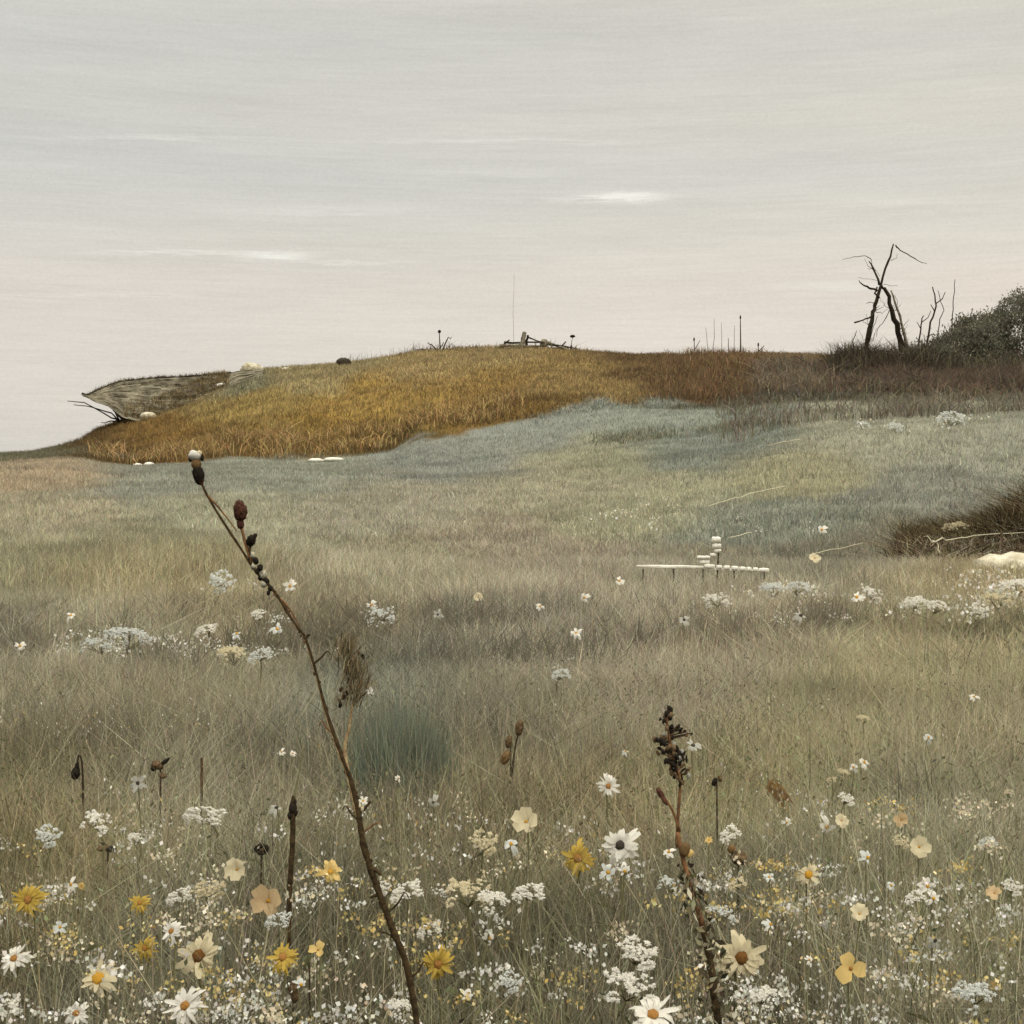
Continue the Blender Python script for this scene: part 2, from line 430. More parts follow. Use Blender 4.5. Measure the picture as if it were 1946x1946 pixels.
def grass_layer(name, n, y0, y1, hmin, hmax, wid, label, lean=.35, s=.38, power=1.0, boost=1.0, px0=-260, px1=2210, clump=None, hue=.06):
    x, y = scatter(n, y0, y1, px0, px1, power)
    if clump:
        keep = fbm(x, y, clump, 4) + rng.normal(0, .25, n) > -.05; x, y = x[keep], y[keep]
    z = height(x, y)
    c = jitter(zone(x, y, z) / GAIN * boost * np.clip(1 + .5 * fbm(x, y, 2.2, 4), .6, 1.5)[:, None], s, hue)
    patch = (1 + .35 * fbm(x, y, 1.3, 4))
    hg = rng.uniform(hmin, hmax, len(x)) * patch
    bank = np.exp(-((x - 7.6) / 1.7) ** 4 - ((y - 18.1) / .9) ** 4)
    hg = hg * (1 - .7 * bank)
    o = blades(name, np.stack([x, y, z - .01], 1), hg, wid * rng.uniform(.6, 1.4, len(x)), c * patch[:, None] ** .4, GRASS, lean)
    return tag(o, label, 'grass', kind='stuff')
grass_layer('near_grass', 170000, 1.2, 6.5, .14, .31, .0030, 'fine dry olive grass filling the foreground meadow', .4, boost=1.5)
grass_layer('meadow_grass', 150000, 6.2, 16.5, .12, .26, .006, 'pale olive grass of the middle meadow', .4, boost=1.66, power=.9)
grass_layer('slope_grass', 330000, 16, 57, .06, .17, .012, 'short grey green grass on the far slope', .75, s=.3, boost=1.28, power=.85)
grass_layer('headland_grass', 240000, 57, 90, .10, .30, .026, 'ochre and rust coloured grass covering the headland', .7, boost=1.05, px0=-100)

x, y_ = scatter(7000, 1.5, 6.0, -220, 2160); z = height(x, y_)
kc = np.array([s2l(c) for c in ((176, 166, 128), (150, 138, 100), (84, 78, 54), (196, 186, 152))])
tag(blades('wispy_grass', np.stack([x, y_, z], 1), rng.uniform(.28, .43, len(x)), rng.uniform(.0010, .0024, len(x)), jitter(kc[rng.integers(0, 4, len(x))], .2), GRASS, .35),
    'tall wispy straw coloured grass between the flowers', 'grass', kind='stuff')

# ------------------------------------------------------------------ shared materials
MAT = dict(
 bark=simple('weathered_bark', (52, 45, 33), .9, .4, 9, .5),
 palebark=simple('pale_bare_wood', (150, 142, 122), .85, .5, 5, .5, rgb2=(50, 42, 30)),
 twig=simple('dark_twig', (60, 50, 38), .9, .3, 20, .3),
 drystem=simple('dry_brown_stem', (72, 58, 36), .85, .4, 130, .5, rgb2=(38, 30, 18)),
 paleside=simple('pale_dry_stem', (176, 158, 118), .85, .4, 90, .4, rgb2=(110, 76, 50)),
 redbud=simple('dark_red_bud', (92, 58, 44), .8, .6, 260, .6, rgb2=(40, 26, 20)),
 darkpod=simple('dark_seed_pod', (38, 32, 24), .8, .4, 180, .5),
 brownpod=simple('brown_seed_head', (112, 94, 68), .85, .4, 140, .5, rgb2=(66, 48, 32)),
 rust=simple('rust_brown_leaf', (140, 112, 74), .8, .35, 60, .3, rgb2=(98, 78, 50), trans=.3),
 greenstem=simple('olive_stem', (126, 122, 90), .85, .3, 120, .3),
 rustem=simple('rust_stem', (134, 96, 62), .85, .4, 90, .4, rgb2=(84, 62, 44)),
 leaf=simple('olive_leaf', (116, 116, 82), .8, .35, 50, .3, trans=.3),
 white=simple('white_petals', (228, 224, 212), .75, .22, 70, .2, trans=.3),
 bluewhite=simple('cool_white_petals', (208, 210, 203), .75, .22, 70, .2, trans=.3),
 faint=simple('faded_grey_petals', (178, 176, 164), .8, .2, 70, .2, trans=.3),
 cream=simple('cream_petals', (214, 202, 168), .75, .25, 60, .2, trans=.3),
 peach=simple('peach_petals', (206, 180, 140), .75, .25, 60, .2, rgb2=(184, 158, 120), trans=.3),
 yellow=simple('yellow_petals', (198, 172, 84), .75, .3, 60, .2, rgb2=(160, 132, 58), trans=.3),
 paleyellow=simple('pale_yellow_petals', (212, 186, 122), .75, .25, 60, .2, rgb2=(190, 162, 100), trans=.3),
 orange=simple('orange_disc', (178, 134, 72), .85, .4, 200, .6, rgb2=(120, 72, 30)),
 browndisc=simple('brown_disc', (132, 92, 44), .85, .4, 200, .6, rgb2=(60, 40, 24)),
 yellowdisc=simple('yellow_disc', (206, 160, 60), .85, .3, 200, .6, rgb2=(164, 116, 36)),
 darkdisc=simple('dark_disc', (72, 66, 58), .85, .4, 200, .6),
 chalk=simple('chalk_white_stone', (232, 228, 214), .85, .22, 6, .6),
 palestone=simple('pale_lichened_stone', (204, 198, 178), .9, .4, 3, .7, rgb2=(142, 130, 98)),
 straw=simple('pale_straw', (196, 190, 166), .9, .25, 40, .3, rgb2=(150, 142, 116)),
 greystone=simple('grey_layered_rock', (130, 124, 108), .95, .45, 1.2, .9, rgb2=(70, 66, 56)),
 strata=simple('layered_ledge_rock', (138, 131, 112), .95, .4, 1.1, .9, rgb2=(88, 82, 68)),
 darkstone=simple('dark_stone', (64, 58, 46), .95, .4, 3, .7),
)

# ------------------------------------------------------------------ headland details
# overhanging rock ledge at the tip: stacked strata, each a closed slab
ledge = empty('rock_ledge', tuple(on_ground(235, 80)), 'grey layered rock ledge jutting into the sky at the left tip of the headland', 'rock ledge')
base = ledge.location.copy()
lt_ = [(157, 749), (166, 752), (180, 744), (205, 734), (232, 725), (300, 719), (360, 716), (420, 711), (452, 706), (500, 702)]
lb_ = [(157, 751), (166, 755), (180, 763), (205, 771), (232, 792), (300, 812), (360, 812), (420, 780), (452, 750), (500, 725)]
pxs = np.arange(157, 501, 3.5); rowsn = 30; mb = MB(); vs = []
for px in pxs:
    a = float(np.interp(px, *zip(*lt_))); b = max(a + 1.5, float(np.interp(px, *zip(*lb_))))
    th = min(1.0, (px - 157) / 90 + .06)
    for k in range(rowsn + 1):                      # the weathered front face, stepped where one layer gives way to the next
        u = k / rowsn; step_ = math.floor(u * 6 + .8 * float(fbm(px * .012, u * 2, 1.0, 2))) / 6
        v = b + (a - b) * u + (2.6 * float(fbm(px * .05, k * .35, 1.0, 3)) * th)
        yy = 76.5 + 4.0 * th * (step_ * .85 + u * .15) + .12 * th * float(fbm(px * .03, k * .5, 1.0, 4))
        vs.append(xz(px, v, yy) - base)
    vs.append(xz(px, a + 4, 76.5 + 10 * th) - base)
    vs.append(xz(px, b + 1, 76.5 + 4 * th) - base)
n, w_ = len(pxs), rowsn + 3
fs = [(i * w_ + k, i * w_ + (k + 1) % w_, (i + 1) * w_ + (k + 1) % w_, (i + 1) * w_ + k) for i in range(n - 1) for k in range(w_)]
fs += [tuple(range(w_))[::-1], tuple((n - 1) * w_ + k for k in range(w_))]
mb.add(vs, fs); mb.build('rock_face', MAT['strata'], ledge, smooth=False)
mb = MB(); rim = [xz(px, float(np.interp(px, *zip(*lt_))) + rnd.uniform(-1, .5), 76.5 + 4.0 * min(1.0, (px - 157) / 90 + .06)) - base for px in np.arange(157, 440, 6.0)]
mb.tube(rim, [.05 + .05 * rnd.random() for _ in rim], 6); mb.build('turf_rim', MAT['darkstone'], ledge)

for i, (px, v, r_) in enumerate(((236, 786, .35), (226, 776, .28), (246, 796, .4), (214, 768, .2), (205, 764, .15), (260, 800, .3))):
    mb = MB(); mb.blob(xz(px, v, 77.5) - base, (r_ * 1.3, r_, r_ * .7), 9, 7, .3, None, i); mb.build('broken_rock', MAT['darkstone'], ledge, smooth=False)
px_ = rng.uniform(165, 430, 900); yy_ = 76.5 + 4.0 * np.minimum(1.0, (px_ - 157) / 90 + .06); vt_ = np.interp(px_, *zip(*lt_))
tag(blades('ledge_grass', np.stack([(px_ - 973) * yy_ / F, yy_, CZ + yy_ * (H0 - vt_ - 1) / F], 1), rng.uniform(.06, .3, 900), rng.uniform(.02, .04, 900), jitter(np.array([s2l((104, 94, 68)), s2l((70, 62, 44)), s2l((140, 126, 92))])[rng.integers(0, 3, 900)], .25), GRASS, .9),
    'short dry grass growing along the rim of the rock ledge', 'grass', kind='stuff')

px_ = 235 + 200 * rng.random(5200) ** .8; u_ = rng.random(5200); q_ = np.clip((px_ - 235) / 190, 0, 1); kk = u_ < .35 + .75 * q_; px_, u_ = px_[kk], u_[kk]
th_ = np.minimum(1.0, (px_ - 157) / 90 + .06); yy_ = 76.5 + 4.0 * th_ * (np.floor(u_ * 6) / 6 * .85 + u_ * .15); v_ = np.interp(px_, *zip(*lb_)) * (1 - u_) + np.interp(px_, *zip(*lt_)) * u_
tag(blades('ledge_grass', np.stack([(px_ - 973) * yy_ / F, yy_, CZ + yy_ * (H0 - v_) / F], 1), rng.uniform(.1, .4, len(px_)), rng.uniform(.02, .04, len(px_)), jitter(np.array([s2l((150, 132, 88)), s2l((120, 108, 78)), s2l((146, 118, 62)), s2l((96, 86, 62))])[rng.integers(0, 4, len(px_))], .25), GRASS, .9),
    'dry grass creeping over the right end of the rock ledge', 'grass', kind='stuff')

def twig_thing(name, root, lines, mat, label, cat, group=None, part='branch', dots=()):
    """root: world base; lines: [(world pts, radii)]"""
    t = empty(name, root, label, cat, group)
    for pts, rad in lines:
        mb = MB(); mb.tube([p - Vector(root) for p in pts], rad, 6); mb.build(part, mat, t)
    for p, r, m_ in dots:
        mb = MB(); mb.blob(p - Vector(root), r, 8, 6, .1); mb.build('seed_head', m_, t)
    return t
def wob_line(pts, n=4, j=0.0):
    out = []
    for a, b in zip(pts[:-1], pts[1:]):
        for k in range(n):
            p = a.lerp(b, k / n)
            if k: p = p + Vector((rnd.gauss(0, j), rnd.gauss(0, j), rnd.gauss(0, j)))
            out.append(p)
    out.append(pts[-1]); return out
def rad_lin(n, a, b): return [a + (b - a) * i / (n - 1) for i in range(n)]

# dry twigs poking from the cliff into the sky
b0 = on_ground(222, 79.5); rt = tuple(b0)
ln = []
for P in ([(226, 800), (212, 785), (175, 774), (140, 769)], [(226, 800), (205, 790), (160, 765), (128, 762)], [(226, 802), (212, 800), (192, 803)], [(228, 800), (214, 776), (196, 768)]):
    pts = wob_line([xz(a, b, 79.5) for a, b in P], 3, .02); ln.append((pts, rad_lin(len(pts), .05, .02)))
twig_thing('dead_bush', rt, ln, MAT['twig'], 'sparse dry twigs poking out of the notch under the rock ledge', 'dead bush')

def stone(name, px, y, wpx, hpx, mat, label, seed=0, group=None, v=None, cat='stone', flat=False, jit=.14):
    s = y / F; p = on_ground(px, y)
    if v is not None: p = xz(px, v, y); p.z -= hpx * s * .5
    mb = MB(); mb.blob((0, 0, hpx * s * .42), (wpx * s * .5, wpx * s * .42, hpx * s * .58), 12, 8, jit, None, seed)
    o = mb.build(name, mat, None, smooth=not flat, loc=p); o.rotation_euler = (0, 0, rnd.uniform(-.3, .3))
    return tag(o, label, cat, group)
stone('stone', 653, 82, 28, 15, MAT['darkstone'], 'small dark rounded stone on the skyline left of the ochre crest', 3)
stone('stone', 478, 82, 46, 24, MAT['palestone'], 'knobbly pale boulder on the skyline above the rock ledge', 4)
stone('stone', 446, 81, 30, 15, MAT['palestone'], 'low pale stone on the skyline left of the knobbly boulder', 8)
stone('stone', 421, 79, 22, 11, MAT['chalk'], 'white chalky stone at the edge of the rock ledge', 5)
stone('stone', 282, 76, 30, 14, MAT['palestone'], 'pale stone tucked under the rock ledge above the ochre grass', 6, v=790)
stone('stone', 545, 82, 20, 7, MAT['palestone'], 'flat pale stone on the skyline between boulder and dark stone', 7)

# driftwood heap on the crest
def log(mb, a, b, r0, r1): pts = wob_line([a, b], 5, r0 * .25); mb.tube(pts, rad_lin(len(pts), r0, r1), 7)
yD = 83.5; rt = on_ground(1000, yD)
t = empty('driftwood_pile', rt, 'heap of weathered driftwood poles on top of the ochre crest', 'driftwood pile')
def dw(name, a, b, r0, r1, dy=0, mat='bark'):
    mb = MB(); log(mb, xz(*a, yD) + Vector((0, dy, 0)) - rt, xz(*b, yD) + Vector((0, -dy, 0)) - rt, r0, r1); mb.build(name, MAT[mat], t)
dw('log', (905, 670), (1010, 661), .07, .05); dw('log', (935, 664), (1080, 663), .11, .07, .4); dw('log', (950, 658), (1040, 656), .09, .05, -.4, 'palebark')
dw('log', (945, 664), (968, 647), .06, .04, .3); dw('log', (958, 650), (1035, 652), .07, .04, .2); dw('log', (1030, 645), (1080, 666), .08, .05, .5, 'palebark')
dw('log', (1040, 655), (1098, 662), .07, .03, -.3); dw('upright_post', (990, 662), (997, 631), .17, .12, 0, 'palebark'); dw('upright_post', (1000, 662), (1003, 638), .09, .07, .2)
dw('log', (1003, 640), (1032, 652), .05, .03, .1); dw('log', (1060, 668), (1075, 650), .05, .04, .2)
mb = MB(); mb.blob(xz(1034, 652, yD) - rt, (.25, .2, .25), 10, 8, .1); mb.build('root_ball', MAT['palebark'], t)

# thin bare poles and weeds on the skyline
rt = on_ground(976, 84)
twig_thing('thin_pole', tuple(rt), [(wob_line([rt, xz(975, 600, 84), xz(977, 520, 84)], 4, .02), rad_lin(9, .010, .006))], MAT['rustem'], 'hair thin reddish pole rising behind the driftwood heap', 'pole')
rt = on_ground(1083, 83)
twig_thing('seed_stalk', tuple(rt), [([rt, rt.lerp(xz(1088, 641, 83), .5), xz(1088, 641, 83)], [.03, .02, .015])], MAT['twig'], 'thin weed with a black seed head at the right end of the driftwood', 'weed', part='stem',
           dots=[(xz(1088, 639, 83), (.16, .1, .09), MAT['darkpod'])])
rt = on_ground(836, 83); ln = []
for P in ([(836, 672), (835, 628)], [(838, 672), (850, 645), (858, 640)], [(834, 672), (820, 655), (812, 652)], [(836, 665), (843, 650)], [(834, 672), (800, 663), (790, 665)]):
    pts = wob_line([xz(a, b, 83) for a, b in P], 3, .03); ln.append((pts, rad_lin(len(pts), .05, .02)))
twig_thing('dead_bush', tuple(rt), ln, MAT['twig'], 'small bare bush with one upright twig left of the driftwood heap', 'dead bush', dots=[(xz(835, 630, 83), .1, MAT['darkpod'])])
for (px, vt, r0, lab) in ((1407, 603, .045, 'darkest and tallest grass stalk on the skyline left of the dead tree'), (1384, 642, .03, 'short thin stalk just left of the darkest skyline stalk'),
        (1357, 606, .018, 'pale tall hairlike stalk over the rust red grass'), (1341, 622, .018, 'pale hairlike stalk at the left end of the skyline stalks'),
        (1396, 618, .018, 'pale hairlike stalk beside the darkest skyline stalk'), (1319, 645, .035, 'short dark weed stalk where the rust red grass starts'),
        (1371, 612, .016, 'faint stalk in the middle of the skyline stalks'), (1441, 655, .04, 'short forked weed right of the skyline stalks')):
    rt = on_ground(px + rnd.uniform(-2, 6), 82); tip = xz(px, vt, 82)
    ds = [(tip, (.05, .05, .12), MAT['darkpod'])] if r0 > .03 else []
    ls = [(wob_line([rt, tip], 4, .02), rad_lin(5, r0, r0 * .5))]
    if px in (1319, 1441): ls.append(([rt.lerp(tip, .4), tip + Vector((.35, 0, -.05))], [r0 * .7, r0 * .4]))
    twig_thing('grass_stalk', tuple(rt), ls, MAT['twig'], lab, 'grass stalk', 'stalks on the skyline', 'stem', ds)

# ------------------------------------------------------------------ dead tree
yT = 72.0; rt = on_ground(1665, yT)
t = empty('dead_tree', rt, 'leafless dead tree with crossed split trunk against the sky', 'dead tree')
def limb(name, P, r0, r1, mat='bark', j=.02, dy=0.0, par=None, seg=8):
    pts = [xz(a, b, yT) for a, b in P]
    pts = [p + Vector((0, dy * i / max(1, len(pts) - 1), 0)) for i, p in enumerate(pts)]
    pts = wob_line(pts, 3, j); mb = MB(); mb.tube([p - rt for p in pts], [q_ * .8 * rnd.uniform(.82, 1.15) for q_ in rad_lin(len(pts), r0, r1)], seg)
    return mb.build(name, MAT[mat], par or t)
limb('trunk', [(1634, 712), (1639, 689), (1651, 642), (1661, 591), (1669, 571), (1679, 537), (1693, 494), (1704, 460)], .19, .05, dy=.6, j=.035)
limb('trunk', [(1724, 700), (1718, 669), (1704, 632), (1692, 591), (1679, 554), (1670, 545)], .27, .08, 'bark', dy=-.5, j=.035)
limb('lit_trunk_edge', [(1731, 700), (1724, 669), (1712, 630), (1699, 592), (1684, 556)], .13, .05, 'palebark', dy=-.9)  # lit edge of the light-barked right trunk, put in as pale wood
b = limb('branch', [(1671, 541), (1664, 514), (1656, 494)], .09, .04, dy=.5)
limb('twig', [(1656, 494), (1646, 485), (1625, 486), (1605, 491)], .03, .012, 'twig', dy=.5, seg=5)
limb('branch', [(1667, 552), (1649, 548), (1636, 543), (1627, 536)], .085, .02, dy=-.6)
limb('branch', [(1664, 585), (1652, 603), (1634, 611), (1615, 617)], .05, .05, dy=-1.0)
limb('branch', [(1702, 466), (1712, 474), (1735, 485), (1759, 496), (1770, 497)], .045, .015, dy=.8)
limb('branch', [(1672, 566), (1662, 557), (1667, 545)], .07, .06)
limb('twig', [(1663, 577), (1655, 574), (1646, 577)], .03, .015, 'twig', seg=5)
limb('twig', [(1655, 494), (1658, 505), (1672, 525)], .02, .012, 'twig', seg=5)
limb('twig', [(1679, 540), (1690, 543), (1706, 543)], .018, .01, 'twig', seg=5)
limb('twig', [(1646, 665), (1655, 640), (1660, 620), (1668, 600)], .03, .015, 'twig', seg=5)
limb('twig', [(1622, 668), (1620, 650), (1628, 628)], .05, .02, 'twig', seg=5)
limb('twig', [(1702, 590), (1706, 575), (1700, 560)], .02, .01, 'twig', seg=5)
limb('twig', [(1670, 533), (1650, 530), (1630, 527)], .015, .008, 'twig', seg=5)
limb('twig', [(1690, 590), (1680, 610), (1668, 625), (1665, 640)], .03, .015, 'twig', seg=5)

for i in range(26):
    a, b_ = rnd.choice(((1651, 642), (1661, 591), (1669, 571), (1693, 494), (1704, 632), (1692, 591), (1664, 514), (1640, 680), (1712, 660), (1656, 620)))
    sg = rnd.choice((-1, 1)); l1 = rnd.uniform(10, 26); limb('twig', [(a, b_), (a + sg * l1 * .6, b_ - rnd.uniform(-6, 14)), (a + sg * l1, b_ - rnd.uniform(-4, 26))], .022, .008, 'twig', .03, rnd.uniform(-.5, .5), seg=4)

# ------------------------------------------------------------------ shrubs at the right
LEAFM = tint_mat('shrub_leaves', trans=.3)
def leaf_cloud(name, C, size, color, mat, parent=None, upw=0.4, wide=.38):
    n = len(C)
    d = rng.normal(0, 1, (n, 3)); d[:, 2] = np.abs(d[:, 2]) + upw; d /= np.linalg.norm(d, axis=1)[:, None]
    a = np.cross(d, rng.normal(0, 1, (n, 3))); a /= np.linalg.norm(a, axis=1)[:, None]
    s = size[:, None]
    V = np.stack([C - d * s, C + a * s * wide - d * s * .1, C + d * s, C - a * s * wide - d * s * .1], 1).reshape(-1, 3)
    fi = np.arange(n * 4); return link(name, strip_mesh(name, V, fi, np.full(n, 4), np.repeat(color, 4, 0), mat), None, parent)
def shrub(px0, px1, top, yc, dy, n, col, label, lsize=.09, seed=1):
    """top: outline rows of the crown; the crown is a rounded mass of leaf clumps around a few stems"""
    root = on_ground((px0 + px1) / 2, yc)
    t = empty('shrub', root, label, 'shrub')
    m = max(200, n // 50); cx = rng.uniform(px0, px1, m); vt = np.interp(cx, *zip(*top))
    x = (cx - 973) * yc / F; edge = np.clip(np.minimum(cx - px0, px1 - cx) / (.28 * (px1 - px0)), .15, 1)
    yy = yc + rng.uniform(-1, 1, m) * dy * edge
    gzv = height(x, yy); zt = CZ + yc * (H0 - vt) / F
    fr = rng.random(m) ** .8; prof = 1 - .45 * np.abs((yy - yc) / (dy + 1e-6)) ** 2
    zc = gzv + .1 + (zt - gzv - .35) * fr * prof
    cc = np.stack([x, yy, zc], 1)
    k = rng.integers(0, m, n); r = rng.uniform(.25, .6, m)
    P = cc[k] + rng.normal(0, .5, (n, 3)) * r[k][:, None] * np.array([1, 1, .8])
    base_c = s2l(col)[None] / GAIN * 1.5 * np.exp(rng.normal(0, .28, m))[k][:, None]
    c = jitter(base_c, .22, .06)
    leaf_cloud('foliage', P - np.array(root), rng.uniform(.6, 1.4, n) * lsize, c, LEAFM, t)
    for i in range(26):
        kk = rng.integers(0, m); e = Vector(cc[kk]); e.z += rnd.uniform(0, .9) if i % 2 else 0; mb = MB(); st = Vector((root.x + rnd.uniform(-.8, .8), yc + rnd.uniform(-.6, .6), 0)); st.z = h1(st.x, st.y) - .1
        pts = wob_line([st, st.lerp(e, .5) + Vector((0, 0, .2)), e], 3, .05); mb.tube([p - root for p in pts], rad_lin(len(pts), .05, .012), 5)
        mb.build('stem', MAT['twig'], t)
    return t
shrub(1790, 2330, [(1790, 650), (1815, 622), (1834, 594), (1868, 588), (1902, 580), (1918, 552), (1935, 542), (1950, 522), (2050, 505), (2150, 520), (2330, 620)], 72, 4.0, 60000, (88, 85, 69),
      'large dense grey green shrub rising at the right edge beyond the dead tree')
shrub(1722, 1880, [(1722, 662), (1757, 646), (1790, 626), (1840, 612), (1880, 606)], 70, 2.2, 15000, (88, 84, 68), 'low spreading shrub between the dead tree and the big shrub', .08)
shrub(1838, 1890, [(1838, 618), (1850, 600), (1862, 592), (1890, 600)], 69, 1.2, 4000, (92, 90, 74), 'paler upright shrub in front of the large grey green shrub', .07)
shrub(1500, 1640, [(1500, 712), (1540, 704), (1580, 694), (1640, 688)], 70, 1.6, 9000, (70, 70, 64), 'low blue grey scrub left of the foot of the dead tree', .08)
for P, r0, lab in (([(1746, 650), (1750, 625), (1752, 605), (1756, 600)], .05, 'short crooked bare sapling just right of the dead tree'),
                   ([(1762, 650), (1768, 612), (1779, 582), (1777, 565), (1772, 545)], .06, 'tall crooked bare sapling between dead tree and shrubs'),
                   ([(1782, 640), (1786, 606), (1794, 590), (1786, 565), (1782, 552)], .03, 'thin grey sapling bending beside the tall crooked one'),
                   ([(1806, 640), (1810, 598), (1812, 565), (1815, 531)], .035, 'straight thin bare stalk rising from the low shrub')):
    y = 70.5; rt2 = on_ground(P[0][0], y); pts = wob_line([rt2] + [xz(a, b_, y) for a, b_ in P], 3, .02)
    ls = [(pts, rad_lin(len(pts), r0, r0 * .45))]
    if r0 > .045:
        k = len(pts) * 2 // 3
        ls += [([pts[k], pts[k] + Vector((.35, .1, .25)), pts[k] + Vector((.5, .1, .6))], [r0 * .5, r0 * .4, r0 * .3]), ([pts[k - 2], pts[k - 2] + Vector((-.2, 0, .35))], [r0 * .5, r0 * .3])]
    twig_thing('bare_sapling', tuple(rt2), ls, MAT['twig'], lab, 'sapling', 'bare saplings right of the dead tree')

def patch_blades(name, n, px0, px1, y0, y1, hmin, hmax, wid, cols, label, lean=.5, cat='undergrowth', thr=-.1, edge=40):
    px = rng.uniform(px0, px1, n); y = rng.uniform(y0, y1, n); x = (px - 973) * y / F
    fx = np.clip(np.minimum(px - px0, px1 - px) / edge, 0, 1)
    keep = (fbm(x, y, .8, 3) + rng.normal(0, .2, n) > thr) & (rng.random(n) < .15 + .85 * fx)
    x, y = x[keep], y[keep]; z = height(x, y); n = len(x)
    cs = np.array([s2l(c) for c in cols]) / GAIN * 1.25; c = jitter(cs[rng.integers(0, len(cs), n)], .25, .08)
    o = blades(name, np.stack([x, y, z - .02], 1), rng.uniform(hmin, hmax, n) * (1 + .5 * fbm(x, y, .9, 3)), wid * rng.uniform(.6, 1.5, n), c, GRASS, lean)
    return tag(o, label, cat, kind='stuff')
patch_blades('rust_undergrowth', 26000, 1420, 2200, 59, 72, .3, .9, .045, [(110, 97, 78), (96, 84, 68), (128, 112, 84), (86, 82, 70), (100, 80, 66), (140, 124, 96)], 'tangled rust and plum coloured undergrowth below dead tree and shrubs', .8)
patch_blades('dark_undergrowth', 11000, 1570, 1830, 66, 75, .5, 1.6, .045, [(58, 52, 40), (70, 60, 46), (92, 80, 60), (44, 40, 32)], 'dark spiky undergrowth around the foot of the dead tree', .45)
patch_blades('rust_tussocks', 9000, 1250, 1480, 59, 83, .2, .6, .04, [(108, 84, 56), (96, 76, 52), (130, 104, 66)], 'dark red brown tussocks on the middle of the headland', .5, 'tussocks', -.1, 90)
patch_blades('ochre_tussocks', 9000, 160, 1000, 57.5, 62, .3, .75, .035, [(164, 134, 74), (118, 96, 54), (96, 78, 44), (182, 150, 88)], 'ragged ochre tussocks along the foot of the headland', .9, 'tussocks', .05)
patch_blades('bank_scrub', 9000, 1700, 2100, 18.4, 20.6, .15, .5, .012, [(84, 70, 42), (60, 48, 30), (116, 102, 64), (44, 34, 22)], 'ragged brown scrub on top of the eroded bank', .8, 'scrub', -.3)
patch_blades('ridge_weeds', 1300, 640, 1120, 82.6, 84.2, .2, .75, .03, [(88, 78, 58), (120, 106, 78), (70, 62, 46)], 'thin dry weeds fringing the top of the ochre crest', .7, 'weeds', -.05)
patch_blades('dark_scrub', 26000, 1560, 2250, 60, 69, .3, 1.0, .045, [(78, 70, 58), (92, 80, 66), (64, 58, 48), (106, 92, 76), (100, 72, 62)], 'dark tangled scrub running down the slope under the shrubs', .9, 'scrub', -.15, 140)
patch_blades('bush_grass', 4200, 1690, 2100, 66.5, 71.5, .5, 1.7, .035, [(110, 104, 82), (84, 78, 62), (132, 122, 94), (62, 56, 44)], 'long dry grass standing round the shrubs', .4, 'grass', -.2)
patch_blades('slope_weeds', 8000, 1360, 2100, 46, 58, .25, .7, .035, [(104, 98, 84), (112, 106, 90), (92, 84, 70), (126, 120, 100)], 'greyish brown weeds under the rust undergrowth', .8, 'weeds', .05)
patch_blades('scrub_line', 1100, 1120, 1420, 49, 52, .1, .35, .03, [(108, 108, 88), (118, 110, 82), (94, 96, 82)], 'thin dark scrub line crossing the blue grey slope', .7, 'scrub', .0)

patch_blades('bank_tangle', 9000, 1690, 2100, 16.9, 18.9, .12, .34, .012, [(60, 46, 28), (44, 34, 22), (150, 134, 96), (100, 80, 50), (36, 28, 20), (186, 174, 140)], 'tangle of dark stems and straw on the face of the bank', 1.4, 'tangle', -.3)
# ------------------------------------------------------------------ right bank: stones and roots
def rock_slab(px0, px1, vt, vb, y, mat, label, seed=0):
    rr = random.Random(seed); s = y / F; cx = (px0 + px1) / 2; p = xz(cx, (vt + vb) / 2, y)
    mb = MB(); n = 12
    vs = []; seg = 10
    for i in range(n + 1):
        u = i / n; hw = (px1 - px0) * s / 2; r_ = math.sin(math.pi * min(max(u, .03), .97)) ** .45
        for k in range(seg):
            an = 2 * math.pi * k / seg; q = 1 + rr.uniform(-.2, .2)
            vs.append((-hw + 2 * hw * u, math.cos(an) * .35 * r_ * q, math.sin(an) * (vb - vt) * s / 2 * r_ * q))
    fs = [(i * seg + k, (i + 1) * seg + k, (i + 1) * seg + (k + 1) % seg, i * seg + (k + 1) % seg) for i in range(n) for k in range(seg)]
    fs += [tuple(range(seg)), tuple(n * seg + k for k in range(seg))[::-1]]
    mb.add(vs, fs); o = mb.build('stone_slab', MAT[mat], None, True, p); o.rotation_euler = (0, math.radians(4), 0)
    return tag(o, label, 'stone slab')
rock_slab(1856, 2030, 1052, 1106, 13.9, 'palestone', 'long pale stone slab at the foot of the dark bank', 1)
rock_slab(1838, 1882, 1082, 1110, 13.7, 'palestone', 'small pale flat stone left of the long pale slab', 2)
